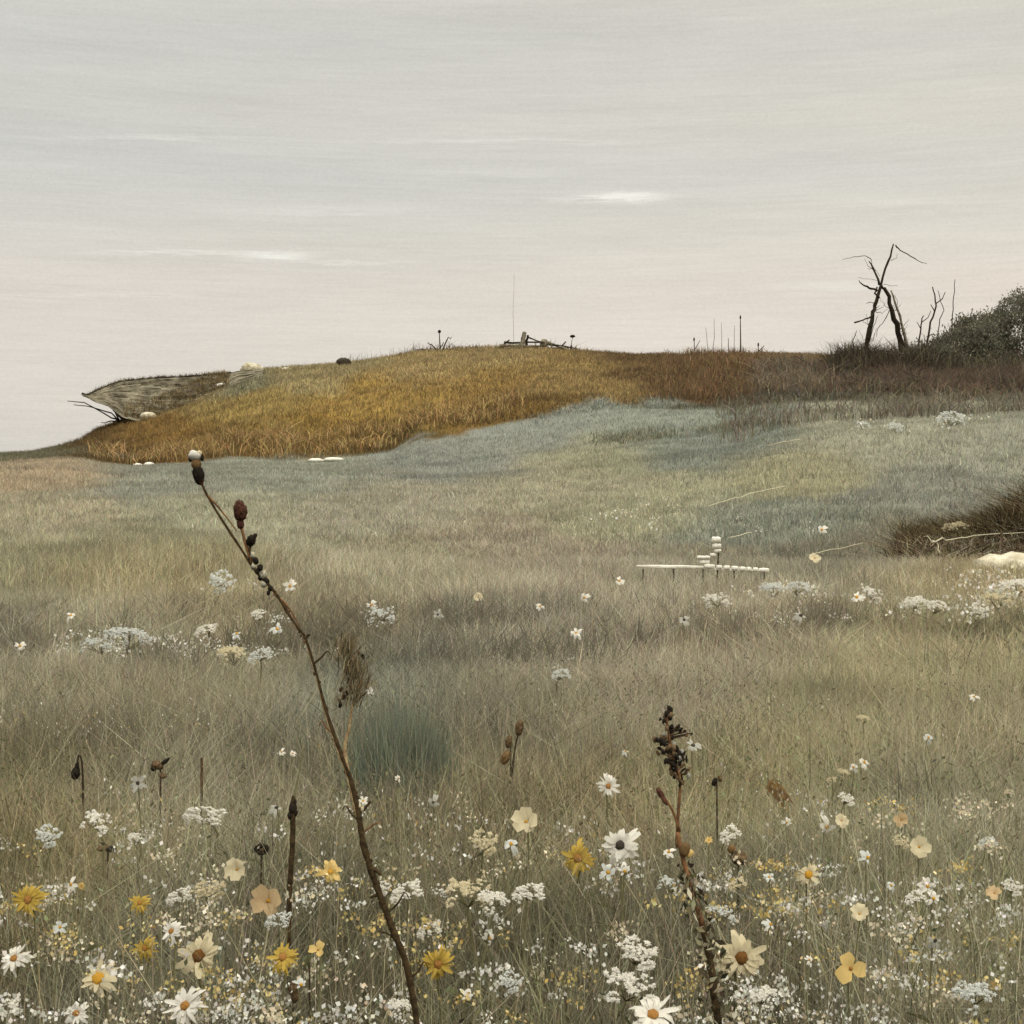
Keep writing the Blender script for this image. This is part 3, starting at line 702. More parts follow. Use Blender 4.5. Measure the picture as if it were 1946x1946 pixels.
for P, lab, r0 in (([(1742, 1072), (1765, 1045), (1785, 1028), (1820, 1022)], 'thin dark root curling along the left end of the bank', .016),
               ([(1795, 1090), (1790, 1062), (1780, 1030), (1755, 1020)], 'pale dry root hanging down the left end of the bank', .010),
               ([(1815, 1082), (1830, 1062), (1860, 1052), (1905, 1046)], 'pale looping root crossing the dark middle of the bank', .009),
               ([(1770, 1030), (1810, 1025), (1850, 1018), (1946, 1012)], 'long straw coloured root along the top of the dark bank', .010),
               ([(1860, 1040), (1890, 1020), (1946, 1000)], 'short brown root near the top right of the bank', .012)):
    pts = [xz(a, b_, 16.9 + .3 * i) for i, (a, b_) in enumerate(P)]
    pts = [Vector((p.x, p.y, max(p.z, h1(p.x, p.y) + .02))) for p in pts]
    pts = wob_line(pts, 4, .012); mb = MB(); rt2 = pts[0]
    mb.tube([p - rt2 for p in pts], rad_lin(len(pts), r0, r0 * .5), 6); o = mb.build('exposed_root', MAT['twig' if 'dark' in lab[:10] or 'brown' in lab else 'straw'], None, True, rt2)
    tag(o, lab, 'root')

# white stones laid in a line on the meadow
yR = 17.5
yR = 12.6
def white_box(name, px0, px1, vt, vb, dep, parent, base, y, roll=0.0, seed=0):
    rr = random.Random(seed); s = y / F; w2 = (px1 - px0) * s / 2; h2 = (vb - vt) * s / 2
    mb = MB(); vs = []; n = 6
    for i in range(n + 1):
        u = -1 + 2 * i / n; e = 1 - .25 * abs(u) ** 4
        for (cy, cz) in ((-1, -.7), (-1, .6), (-.6, 1), (.6, 1), (1, .6), (1, -.7), (.6, -1), (-.6, -1)):
            q = 1 + rr.uniform(-.12, .12); vs.append((u * w2, cy * dep * e * q, cz * h2 * e * q))
    fs = [(i * 8 + k, (i + 1) * 8 + k, (i + 1) * 8 + (k + 1) % 8, i * 8 + (k + 1) % 8) for i in range(n) for k in range(8)]
    fs += [tuple(range(8)), tuple(n * 8 + k for k in range(8))[::-1]]
    mb.add(vs, fs); p = xz((px0 + px1) / 2, (vt + vb) / 2, y) - base
    o = mb.build(name, MAT['chalk'], parent, True, p); o.rotation_euler = (0, roll, 0); return o
rt2 = on_ground(1335, yR)
rail = empty('low_rail', rt2, 'long thin low white rail with short stakes standing in the meadow grass', 'rail')
white_box('rail', 1210, 1340, 1074, 1080, .012, rail, rt2, yR, .012, 3)
white_box('rail', 1336, 1461, 1081, 1085, .010, rail, rt2, yR, .05, 4)
for a in (1222, 1280, 1336, 1395, 1452):
    p = xz(a, 1081 + max(0, a - 1338) * .05, yR); g_ = h1(p.x, p.y); mb = MB(); mb.tube([Vector((p.x, p.y, g_ - .05)) - rt2, p - rt2], [.008, .007], 6); mb.build('stake', MAT['twig'], rail)
segs = [(1338, 1358), (1361, 1372), (1375, 1387), (1390, 1403), (1405, 1417), (1419, 1428), (1431, 1440), (1442, 1461)]
nm = ['longest', 'second', 'third', 'fourth', 'fifth', 'sixth', 'seventh', 'last']
for i, (a, b_) in enumerate(segs):
    v = 1076 + (a - 1338) * .07
    o = white_box('white_block', a, b_, v - 4, v + 4, .022, None, Vector((0, 0, 0)), yR, .05, i)
    tag(o, ['wide white block touching the right end of the plain white rail', 'second white block counted from the left along the rail', 'third white block counted from the left along the rail', 'fourth white block counted from the left along the rail',
            'fifth white block counted from the left along the rail', 'sixth white block counted from the left along the rail', 'seventh white block, second from the free end', 'wide white block at the free right end of the rail'][i], 'block', 'white blocks along the low rail')
for i, (a, b_, c, d, lab) in enumerate(((1353, 1369, 1020, 1031, 'rounded white block topmost of the small stack'), (1354, 1370, 1033, 1042, 'middle white block of the upright stack'),
        (1358, 1370, 1043, 1050, 'smallest white block at the foot of the upright stack'), (1350, 1360, 1051, 1058, 'greyish little block under the upright stack'), (1325, 1349, 1056, 1062, 'flat white block upper of the flat pair on the rail'),
        (1330, 1348, 1064, 1072, 'flat white block lower of the flat pair on the rail'))):
    o = white_box('white_block', a, b_, c, d, .03, None, Vector((0, 0, 0)), yR + .004 * i, 0, 20 + i); tag(o, lab, 'block', 'stacked white blocks above the rail')
# a post that carries the stack
mb = MB(); a = xz(1362, 1024, yR + .04); g_ = h1(a.x, a.y); mb.tube([Vector((0, 0, 0)), Vector((.02, 0, a.z - g_))], [.008, .006], 6)
tag(mb.build('thin_stake', MAT['twig'], None, True, Vector((a.x, a.y, g_))), 'thin grey stake standing behind the stacked white blocks', 'stake')

for px, v, wp, hp, lab in ((262, 884, 18, 8, 'left of two tiny white stones under the ochre slope'), (284, 883, 22, 10, 'right of two tiny white stones under the ochre slope'),
                       (600, 875, 32, 8, 'left flat white stone beneath the middle of the ochre slope'), (634, 873, 38, 8, 'right flat white stone beneath the middle of the ochre slope')):
    p, g_ = find(px, v, .05, 30, 58); stone('stone', px, p.y, wp, hp, MAT['chalk'], lab, px, v=v)

# ------------------------------------------------------------------ flowers
def petal(mb, ang, ln_, wd, lift, droop, cup=0.0, inner=.12, tipw=.5):
    ca, sa = math.cos(ang), math.sin(ang)
    prof = [(inner, .35, 0), (.45, 1.0, lift * .6), (.8, .9, lift * .8 - droop * .4), (1.0, tipw, lift - droop)]
    vs = []
    for (r_, w_, z_) in prof:
        r_ = inner + (r_ - inner) * ln_
        for sgn in (-1, 0, 1):
            o_ = sgn * wd * w_ * .5
            vs.append((r_ * ca - o_ * sa, r_ * sa + o_ * ca, z_ * ln_ + (cup if sgn else 0)))
    fs = []
    for i in range(3):
        for k in range(2): fs.append((i * 3 + k, i * 3 + k + 1, (i + 1) * 3 + k + 1, (i + 1) * 3 + k))
    mb.add(vs, fs)
def mk_daisy(n, seed, wd=.34, layers=1):
    rr = random.Random(seed); mb = MB()
    for l in range(layers):
        for i in range(n):
            if rr.random() < .14: continue
            petal(mb, 2 * math.pi * (i + rr.uniform(-.55, .55) + l * .5) / n, rr.uniform(.5, 1.12) * (1 - .2 * l), wd * rr.uniform(.45, 1.15), rr.uniform(-.15, .4) + .15 * l, rr.uniform(-.1, .75), rr.uniform(-.02, .05), .12, rr.uniform(.2, .6))
    return mb.mesh('petals')
def mk_disc(seed, r=.22, h=.12):
    mb = MB(); mb.blob((0, 0, .06), (r, r, h), 12, 8, .22, None, seed); return mb.mesh('disc')
def mk_umbel(seed, n=150, sx=1.0, flat=.35, fl=.13):
    rr = random.Random(seed); mb = MB()
    clumps = [(rr.uniform(-1, 1) * .8, rr.uniform(-.8, .8), rr.uniform(.2, .45)) for _ in range(11)]
    for i in range(n):
        cx, cy, cr_ = rr.choice(clumps); an = rr.uniform(0, 6.3); q = rr.random() ** .5 * cr_
        x, y = cx + q * math.cos(an), cy + q * math.sin(an); z = flat * (1 - min(1, (x * x + y * y))) + rr.uniform(-.08, .08)
        s = fl * rr.uniform(.6, 1.3); a0 = rr.uniform(0, 6.3); tx, ty = rr.uniform(-.6, .6), rr.uniform(-.6, .6)
        vs = [(x, y, z + s * .3)]
        for k in range(10):
            r_ = s if k % 2 == 0 else s * .5; a1 = a0 + k * math.pi / 5
            dx, dy = r_ * math.cos(a1), r_ * math.sin(a1); vs.append((x + dx, y + dy, z + dx * tx + dy * ty))
        mb.add(vs, [(0, 1 + k, 1 + (k + 1) % 10) for k in range(10)])
    return mb.mesh('florets', False)
def mk_rays(seed):      # the little green stalks that carry the florets
    rr = random.Random(seed); mb = MB()
    for i in range(9):
        an = rr.uniform(0, 6.3); q = rr.uniform(.2, .8)
        mb.tube([(0, 0, -.9), (q * .5 * math.cos(an), q * .5 * math.sin(an), -.35), (q * math.cos(an), q * math.sin(an), .05)], [.035, .03, .02], 5)
    return mb.mesh('flower_stalks')
def mk_bloom(seed, n=5):
    rr = random.Random(seed); mb = MB()
    for i in range(n):
        petal(mb, 2 * math.pi * (i + rr.uniform(-.15, .15)) / n, rr.uniform(.8, 1.1), 1.0 * rr.uniform(.8, 1.1), .5, rr.uniform(-.1, .4), .12, .05, .75)
    return mb.mesh('petals')
def withmat(me, m_):
    c = me.copy(); c.materials.clear(); c.materials.append(MAT[m_]); return c
LIB = {}
def variant(kind, i):
    k = (kind, i)
    if k in LIB: return LIB[k]
    s = i * 17 + 3
    if kind == 'daisy': r = [('petals', mk_daisy(19, s, .27, 2), 'white'), ('disc', mk_disc(s), 'orange')]
    elif kind == 'browneye': r = [('petals', mk_daisy(22, s, .3, 2), 'cream'), ('disc', mk_disc(s, .27, .15), 'browndisc')]
    elif kind == 'yellowdaisy': r = [('petals', mk_daisy(20, s, .27, 2), 'cream'), ('disc', mk_disc(s, .34, .15), 'yellowdisc')]
    elif kind == 'darkeye': r = [('petals', mk_daisy(16, s, .34, 2), 'white'), ('disc', mk_disc(s, .22), 'darkdisc')]
    elif kind == 'small': r = [('petals', mk_daisy(9, s, .5), 'white'), ('disc', mk_disc(s, .2), 'yellowdisc')]
    elif kind == 'coolsmall': r = [('petals', mk_daisy(9, s, .5), 'bluewhite'), ('disc', mk_disc(s, .2), 'yellowdisc')]
    elif kind == 'faint': r = [('petals', mk_daisy(9, s, .5), 'faint'), ('disc', mk_disc(s, .2), 'darkdisc')]
    elif kind == 'yellow': r = [('petals', mk_daisy(30, s, .2, 2), 'yellow'), ('disc', mk_disc(s, .25), 'orange')]
    elif kind == 'paleyellow': r = [('petals', mk_daisy(12, s, .42, 2), 'paleyellow'), ('disc', mk_disc(s, .2), 'yellowdisc')]
    elif kind == 'umbel': r = [('florets', mk_umbel(s), 'white'), ('flower_stalks', mk_rays(s), 'greenstem')]
    elif kind == 'coolumbel': r = [('florets', mk_umbel(s, 120), 'bluewhite'), ('flower_stalks', mk_rays(s), 'greenstem')]
    elif kind == 'creamumbel': r = [('florets', mk_umbel(s, 120), 'cream'), ('flower_stalks', mk_rays(s), 'greenstem')]
    elif kind == 'cream': r = [('petals', mk_bloom(s), 'cream'), ('disc', mk_disc(s, .12), 'yellowdisc')]
    elif kind == 'peach': r = [('petals', mk_bloom(s, 4), 'peach'), ('disc', mk_disc(s, .12), 'yellowdisc')]
    elif kind == 'ochre': r = [('petals', mk_bloom(s, 3), 'paleyellow'), ('disc', mk_disc(s, .12), 'orange')]
    LIB[k] = [(n_, withmat(me, m_)) for n_, me, m_ in r]
    return LIB[k]
CAT = dict(daisy='daisy', browneye='daisy', yellowdaisy='daisy', darkeye='daisy', umbel='umbel flower', coolumbel='umbel flower', creamumbel='umbel flower')
NAME = dict(daisy='daisy', browneye='daisy', yellowdaisy='daisy', darkeye='daisy', umbel='umbel_flower', coolumbel='umbel_flower', creamumbel='umbel_flower', yellow='yellow_flower', paleyellow='yellow_flower', ochre='yellow_flower', peach='peach_flower', cream='cream_flower')
def flower(i, px, v, wpx, kind, label, hh=None, asp=1.0):
    hh = hh if hh is not None else rnd.uniform(.27, .37)
    p, g_ = find(px, v, hh)
    if p.y > 6: hh2 = .27 if v > 1000 else .18; p, g_ = find(px, v, hh2)
    r = wpx * p.y / F * .5
    root = Vector((p.x + rnd.gauss(0, .02), p.y + rnd.uniform(0, .03), 0)); root.z = h1(root.x, root.y)
    t = empty(NAME.get(kind, 'small_flower'), root, label, CAT.get(kind, 'flower'), 'wild flowers in the meadow')
    umb = 'umbel' in kind
    tilt = R(rnd.uniform(35, 55) if umb else rnd.uniform(35, 85)); rz = rnd.uniform(-.5, .5)
    rot = Matrix.Rotation(rz, 3, 'Z') @ Matrix.Rotation(tilt, 3, 'X') @ Matrix.Rotation(rnd.uniform(0, 6.28) if not umb else rnd.uniform(-.3, .3), 3, 'Z')
    for n_, me in variant(kind, i % 4):
        o = bpy.data.objects.new(n_, me); COL.objects.link(o); o.parent = t; o.location = p - root
        o.rotation_euler = rot.to_euler(); o.scale = (r, r * (asp if umb else 1), r) if umb else (r, r, r)
    nrm = rot @ Vector((0, 0, 1)); back = (p - root) - nrm * r * (.85 if umb else .05)
    mb = MB(); a = back; c = Vector((0, 0, -.03))
    sr = min(.0032, max(.0014, r * .07)) if p.y < 6 else .0022
    pts = [a, a - nrm * r * .6 + Vector((0, 0, -.01)), a.lerp(c, .5) + Vector((rnd.gauss(0, .012), 0, 0)), c]
    mb.tube(pts, [sr * .8, sr, sr * 1.1, sr * 1.3], 5); mb.build('stem', MAT['greenstem'], t)
    if p.y < 3.2 and not umb and i % 2:
        mb = MB(); q = a.lerp(c, .35); sd_ = rnd.choice((-1, 1))
        mb.add([q, q + Vector((sd_ * .02, -.008, .018)), q + Vector((sd_ * .05, 0, .02)), q + Vector((sd_ * .022, .008, .008))], [(0, 1, 2, 3)]); mb.build('leaf', MAT['leaf'], t)
    return t
FL = [
 # near-left corner
 (27, 1822, 62, 'daisy', 'white daisy at the left edge beside the bottom corner'),
 (8, 1918, 56, 'umbel', 'white lacy flower head cut by the left edge at the bottom corner'),
 (145, 1926, 58, 'daisy', 'white daisy cut by the bottom edge left of the orange centred daisy'),
 (188, 1861, 80, 'yellowdaisy', 'yellow and cream daisy in the bottom left, largest yellow centre'),
 (353, 1912, 84, 'daisy', 'white daisy with bright orange centre, near the bottom left edge'),
 (276, 1802, 50, 'yellow', 'ragged ochre yellow flower between two white daisies on the left'),
 (326, 1770, 50, 'daisy', 'small white daisy above left of the wide drooping daisy'),
 (376, 1816, 92, 'browneye', 'wide drooping cream daisy in the lower left meadow'),
 (54, 1710, 66, 'yellow', 'fluffy bright yellow flower nearest the left edge'),
 (266, 1716, 42, 'yellow', 'small yellow flower right of the fluffy bright yellow one'),
 (135, 1681, 32, 'small', 'small white flower above the fluffy bright yellow flower'),
 (155, 1684, 20, 'paleyellow', 'tiny pale yellow flower touching a small white flower'),
 (114, 1762, 28, 'coolsmall', 'small greyish white flower below the fluffy bright yellow flower'),
 (340, 1703, 46, 'umbel', 'compact white flower head left of the pale lacy one'),
 (397, 1693, 72, 'creamumbel', 'pale lacy flower head in the left meadow under the cream flower'),
 (451, 1652, 42, 'cream', 'upright cream flower left of the dark leafless stalk'),
 (511, 1712, 66, 'peach', 'broad peach coloured flower touching the dark leafless stalk'),
 (528, 1750, 50, 'coolumbel', 'lacy white flower head below the broad peach flower'),
 (628, 1658, 58, 'paleyellow', 'glowing pale yellow flower between dark stalk and bent stem'),
 (538, 1820, 66, 'yellow', 'strong yellow flower at the foot of the dark leafless stalk'),
 (605, 1806, 36, 'ochre', 'upright ochre petalled flower right of the strong yellow flower'),
 (572, 1872, 34, 'coolsmall', 'small cool white flower under the ochre petalled flower'),
 (535, 1429, 18, 'small', 'left one of two tiny white flowers left of the fork of the bent stem'),
 (556, 1432, 18, 'small', 'right one of two tiny white flowers left of the fork of the bent stem'),
 (262, 1488, 36, 'faint', 'faded grey flower near the black nodding seed pod'),
 (526, 1535, 38, 'faint', 'faded grey flower left of the top of the dark leafless stalk'),
 (91, 1589, 54, 'coolumbel', 'cool white flower head, leftmost of the row of white heads'),
 (182, 1566, 60, 'umbel', 'arched white flower head, second from the left in its row'),
 (256, 1595, 34, 'umbel', 'small white flower head right of the arched white one'),
 (387, 1551, 84, 'umbel', 'widest flat white flower head in the left meadow'),
 # around the bent stem
 (757, 1479, 16, 'small', 'tiny white star flower on the dark blue green clump'),
 (823, 1525, 30, 'faint', 'faded flower at the lower right of the blue green clump'),
 (690, 1522, 22, 'small', 'tiny white flower touching the bent stem halfway down'),
 (772, 1696, 60, 'umbel', 'white lacy flower head right beside the bent stem'),
 (728, 1688, 34, 'umbel', 'little white flower head touching the bent stem'),
 (890, 1703, 86, 'creamumbel', 'broad cream flower head in the long pale row right of the bent stem'),
 (940, 1714, 60, 'umbel', 'white head in the middle of the long pale row'),
 (1005, 1697, 60, 'umbel', 'flat dotted white head at the right end of the long pale row'),
 (920, 1601, 60, 'creamumbel', 'faint cream flower head left of the small white flower'),
 (971, 1604, 36, 'coolsmall', 'small white flower below the pale cream petalled flower'),
 (1000, 1562, 52, 'cream', 'pale cream flower with broad petals, alone in the middle meadow'),
 (816, 1767, 46, 'umbel', 'white flower head low in the meadow right of the bent stem'),
 (930, 1783, 30, 'small', 'small white flower alone below the long pale row'),
 (832, 1832, 70, 'yellow', 'bright yellow flower right of the foot of the bent stem'),
 (762, 1916, 48, 'umbel', 'white flower head beside the foot of the bent stem'),
 (887, 1895, 36, 'small', 'small white flower at the bottom right of the bent stem'),
 (971, 1866, 50, 'coolumbel', 'pale flower head at the bottom centre'),
 (1099, 1631, 72, 'yellow', 'wide yellow flower left of the dark eyed daisy'),
 # centre right
 (1156, 1494, 48, 'daisy', 'ragged white daisy alone above the dark eyed daisy'),
 (1189, 1428, 20, 'coolsmall', 'tiny white flower left of the dark seed spike'),
 (1317, 1417, 38, 'faint', 'faded grey flower right beside the dark seed spike'),
 (1178, 1606, 82, 'darkeye', 'big white daisy with a dark eye left of the rust stem'),
 (1156, 1658, 38, 'coolsmall', 'left of two pale flowers under the dark eyed daisy'),
 (1187, 1656, 34, 'small', 'right of two pale flowers under the dark eyed daisy'),
 (1271, 1619, 30, 'small', 'bright small flower touching the rust stem of the seed spike'),
 (1273, 1684, 46, 'coolumbel', 'cool white flower head just below the bright small flower by the rust stem'),
 (1347, 1597, 18, 'paleyellow', 'tiny yellowish flower right of the rust stem'),
 (1386, 1585, 50, 'umbel', 'white flower head above the brown withered head'),
 (1213, 1812, 84, 'umbel', 'lacy white flower head left of the brown eyed daisy'),
 (1200, 1886, 96, 'umbel', 'large dense white flower head at the bottom, left of the dark stem'),
 (1240, 1930, 100, 'daisy', 'large white daisy with orange eye cut by the bottom edge'),
 (1407, 1821, 104, 'browneye', 'largest daisy, cream petals around a brown orange eye, right of the dark stem'),
 (1337, 1838, 30, 'small', 'small white flower between dark stem and the largest daisy'),
 (1371, 1740, 52, 'coolumbel', 'lilac white flower head above the largest daisy'),
 (1456, 1895, 58, 'umbel', 'white flower head below right of the largest daisy'),
 (1401, 1680, 36, 'creamumbel', 'greenish cream flower head under the brown withered head'),
 (1495, 1563, 22, 'small', 'small white flower under the folded brown leaf'),
 (1536, 1662, 52, 'yellowdaisy', 'white flower with yellow lower petals right of centre'),
 (1462, 1667, 24, 'coolsmall', 'tiny white flower left of the yellow petalled white flower'),
 (1464, 1757, 32, 'coolsmall', 'small cool white flower above right of the largest daisy'),
 (1642, 1449, 30, 'small', 'white flower at the upper end of a slanting white row on the right'),
 (1622, 1458, 22, 'small', 'second flower down the slanting white row on the right'),
 (1604, 1470, 24, 'creamumbel', 'cream head third down the slanting white row on the right'),
 (1580, 1482, 18, 'creamumbel', 'cream head at the lower end of the slanting row on the right'),
 (1609, 1519, 36, 'umbel', 'white flower head between the slanting row and the bright pair'),
 (1571, 1572, 40, 'small', 'brightest white flower of the pair on the right'),
 (1599, 1560, 28, 'cream', 'cream flower at the right side of the brightest white flower'),
 (1649, 1630, 36, 'coolsmall', 'cool white flower below right of the bright pair'),
 (1713, 1600, 34, 'creamumbel', 'cream flower head right of the bright pair'),
 (1747, 1610, 40, 'cream', 'cream petalled flower beside a cream flower head on the right'),
 (1713, 1558, 30, 'peach', 'faint pinkish flower in the right meadow'),
 (1876, 1602, 38, 'coolumbel', 'cool white flower head near the right edge, alone in olive grass'),
 (1924, 1687, 44, 'umbel', 'white flower head touching the right edge'),
 (1890, 1698, 30, 'peach', 'faint pinkish flower left of the white head on the right edge'),
 (1762, 1684, 40, 'small', 'upper white flower of the tight group in the right meadow'),
 (1738, 1706, 44, 'umbel', 'lower left flower head of the tight group in the right meadow'),
 (1774, 1708, 34, 'small', 'lower right flower of the tight group in the right meadow'),
 (1693, 1683, 28, 'coolsmall', 'pale flower left of the tight group in the right meadow'),
 (1633, 1737, 36, 'cream', 'curved pale petalled flower low on the right'),
 (1565, 1750, 30, 'faint', 'faded flower left of the curved pale petalled flower'),
 (1538, 1824, 20, 'small', 'tiny white flower right of the largest daisy'),
 (1616, 1841, 62, 'ochre', 'ochre flower with sickle shaped petals at the lower right'),
 (1855, 1895, 78, 'coolumbel', 'wide bluish white flower head in the bottom right corner'),
 (1777, 1787, 38, 'faint', 'faded flower above the bluish white head in the corner'),
 (1851, 1324, 22, 'small', 'small white flower high in the right meadow, nearest the right edge'),
 (1764, 1402, 26, 'coolsmall', 'small white flower right of the slanting row'),
 (1642, 1367, 26, 'creamumbel', 'tiny cream head above the slanting row'),
 (1918, 1506, 20, 'creamumbel', 'tiny cream head at the right edge in olive grass'),
 # middle meadow
 (38, 1228, 26, 'small', 'small white flower at the left edge of the middle meadow'),
 (182, 1228, 64, 'coolumbel', 'pale mounded flower head left half of the pale pair'),
 (246, 1214, 90, 'coolumbel', 'widest pale mounded flower head in the left middle meadow'),
 (391, 1198, 42, 'umbel', 'white flower head between the pale mound and the bent stem'),
 (490, 1168, 34, 'umbel', 'white flower head just left of the bent stem'),
 (527, 1196, 34, 'coolsmall', 'faint flower left of the knee of the bent stem'),
 (551, 1114, 28, 'small', 'round white flower right of the upper bent stem'),
 (450, 1204, 26, 'coolsmall', 'small flower between two white heads left of the bent stem'),
 (420, 1106, 60, 'coolumbel', 'faint flower head furthest back left of the bent stem'),
 (135, 1170, 26, 'small', 'little flower above the pale mounded pair'),
 (440, 1246, 60, 'creamumbel', 'low cream flower head below the middle of the left meadow'),
 (494, 1246, 44, 'coolumbel', 'low cool flower head right of the low cream one'),
 (706, 1150, 26, 'small', 'white flower, upper of the pair right of the bent stem'),
 (726, 1172, 46, 'coolumbel', 'lacy flower head, lower of the pair right of the bent stem'),
 (832, 1168, 22, 'faint', 'faint small flower in the middle meadow centre left'),
 (908, 1135, 18, 'cream', 'round cream dot flower in the middle meadow'),
 (1026, 1152, 20, 'small', 'round white flower in the middle meadow centre'),
 (1110, 1136, 24, 'small', 'white flower right of the round white one in the centre'),
 (1095, 1203, 26, 'small', 'white flower below the round white ones in the centre'),
 (1066, 1282, 38, 'coolumbel', 'lacy flower head lowest of the centre group'),
 (1177, 1104, 24, 'small', 'ring shaped white flower below the left end of the white rail'),
 (1362, 1143, 44, 'umbel', 'white flower head below the row of white blocks'),
 (1470, 1122, 50, 'coolumbel', 'left flower head of the pale pair right of the blocks'),
 (1516, 1116, 44, 'coolumbel', 'right flower head of the pale pair right of the blocks'),
 (1628, 1135, 34, 'small', 'left white flower below the bank'),
 (1656, 1132, 40, 'umbel', 'white flower head right beside the left flower below the bank'),
 (1744, 1148, 46, 'umbel', 'bushy white head below the left end of the dark bank'),
 (1782, 1152, 44, 'umbel', 'brightest white head below the dark bank'),
 (1862, 1160, 40, 'umbel', 'white head below the pale stone slab'),
 (1896, 1142, 50, 'creamumbel', 'cream head below the pale stone slab'),
 (1932, 1118, 60, 'umbel', 'wide white head at the right edge under the pale slab'),
 (1522, 1170, 34, 'faint', 'faded flower beneath the pale pair right of the blocks'),
 (1300, 1178, 30, 'faint', 'faded flower left of the head below the white blocks'),
 (1562, 1007, 26, 'small', 'lone white flower on the slope right of the block stack'),
 (1548, 1062, 24, 'cream', 'pale flower on the slope right of the row of blocks'),
 (1808, 796, 56, 'coolumbel', 'white patch of flowers below the rust undergrowth on the right'),
 (1702, 812, 34, 'coolumbel', 'faint flower patch below the dead tree'),
 (1641, 808, 26, 'coolumbel', 'faintest flower patch left below the dead tree'),
 (1820, 1006, 50, 'creamumbel', 'cream flowers at the upper left of the dark bank'),
]
for i, (px, v, w_, kind, lab) in enumerate(FL):
    flower(i, px, v, w_, kind, lab, asp=.55 if w_ > 60 and v < 1700 else .8)

# ------------------------------------------------------------------ tall plants
def px_line(P, y, rt): return [xz(a, b_, y) - rt for a, b_ in P]
def spl(pts, n=5):
    out = []
    for i in range(len(pts) - 1):
        p0, p1, p2, p3 = pts[max(i - 1, 0)], pts[i], pts[i + 1], pts[min(i + 2, len(pts) - 1)]
        for k in range(n):
            t_ = k / n; out.append(.5 * ((2 * p1) + (p2 - p0) * t_ + (2 * p0 - 5 * p1 + 4 * p2 - p3) * t_ ** 2 + (3 * p1 - p0 - 3 * p2 + p3) * t_ ** 3))
    out.append(pts[-1]); return out
def profile_rad(pts, prof, y): 
    """radius from (row, width in px) pairs"""
    rws, ws = zip(*prof)
    return lambda v: np.interp(v, rws, ws) * y / F / 2
yS = 1.6; rt = on_ground(850, yS); s = yS / F
bent = empty('tall_dry_plant', rt, 'tall bent dry plant with forked brown stem rising over the whole meadow', 'dry plant')
main = [(378, 905), (392, 938), (420, 985), (456, 1040), (488, 1088), (522, 1125), (560, 1185), (580, 1213), (601, 1280), (618, 1345), (640, 1412), (664, 1475), (680, 1540), (690, 1600), (704, 1650), (722, 1700), (746, 1765), (770, 1825), (782, 1880), (792, 1946), (806, 2100), (830, 2400)]
pl = px_line(main, yS, rt) + [Vector((0, 0, -.03))]
pl = spl(pl, 5)
wd = profile_rad(pl, [(905, 5), (1040, 6), (1125, 8), (1213, 7), (1345, 8), (1475, 13), (1600, 14), (1700, 16), (1830, 15), (1946, 15), (2700, 18)], yS)
rad = [wd(H0 - F * ((p + rt).z - CZ) / yS) * .86 * (1 + rnd.uniform(-.16, .16)) for p in pl]
mb = MB(); mb.tube(pl, rad, 9); mb.build('stem', MAT['drystem'], bent)
# highlight along the stem's left edge, put in as a pale strip
mb = MB(); mb.tube([p + Vector((-r_ * .75, -r_ * .3, 0)) for p, r_ in list(zip(pl, rad))[2:62]], [r_ * .5 for r_ in rad[2:62]], 6); mb.build('highlight_strip', MAT['paleside'], bent)
br = spl(px_line([(664, 1478), (656, 1440), (656, 1412), (663, 1385), (668, 1350), (676, 1318), (690, 1290)], yS, rt), 4)
mb = MB(); mb.tube(br, rad_lin(len(br), 4.5 * s, 1.5 * s), 7); bch = mb.build('branch', MAT['paleside'], bent)
br = spl(px_line([(668, 1345), (685, 1325), (700, 1316)], yS, rt), 4)
mb = MB(); mb.tube(br, rad_lin(len(br), 2 * s, 1 * s), 6); mb.build('branch', MAT['drystem'], bent)
o = link('side_flower', withmat(mk_daisy(8, 91, .6), 'white'), None, bent, xz(703, 1314, yS) - rt); o.scale = (11 * s,) * 3; o.rotation_euler = (R(60), .3, 0)
# brown plume on the fork
P = []; D = []
for i in range(620):
    a = rnd.random(); c_ = Vector((665 + 10 * math.sin(a * 5) + rnd.gauss(0, 13) * (1.1 - a * .4), 1345 - a * 120, 0))
    P.append(list(xz(c_.x, c_.y, yS + rnd.gauss(0, .012)) - rt))
P = np.array(P); o = blades('plume', P, rng.uniform(.008, .030, len(P)), rng.uniform(.0006, .0014, len(P)), jitter(np.array([s2l(c) for c in ((140, 126, 90), (118, 102, 68), (158, 142, 104), (88, 74, 50))])[rng.integers(0, 4, len(P))] / GAIN, .2), GRASS, .6, np.array([.35, 0.0]), parent=bent)
for i in range(14):
    a = i / 13; p = xz(650 + 30 * a + rnd.gauss(0, 6), 1340 - 100 * a, yS) - rt
    mb = MB(); mb.blob(p, (3.5 * s, 3 * s, 6 * s), 8, 6, .15, Matrix.Rotation(rnd.uniform(-.6, .6), 3, 'Y'), i); mb.build('seed', MAT['brownpod' if i % 3 else 'darkpod'], bent)
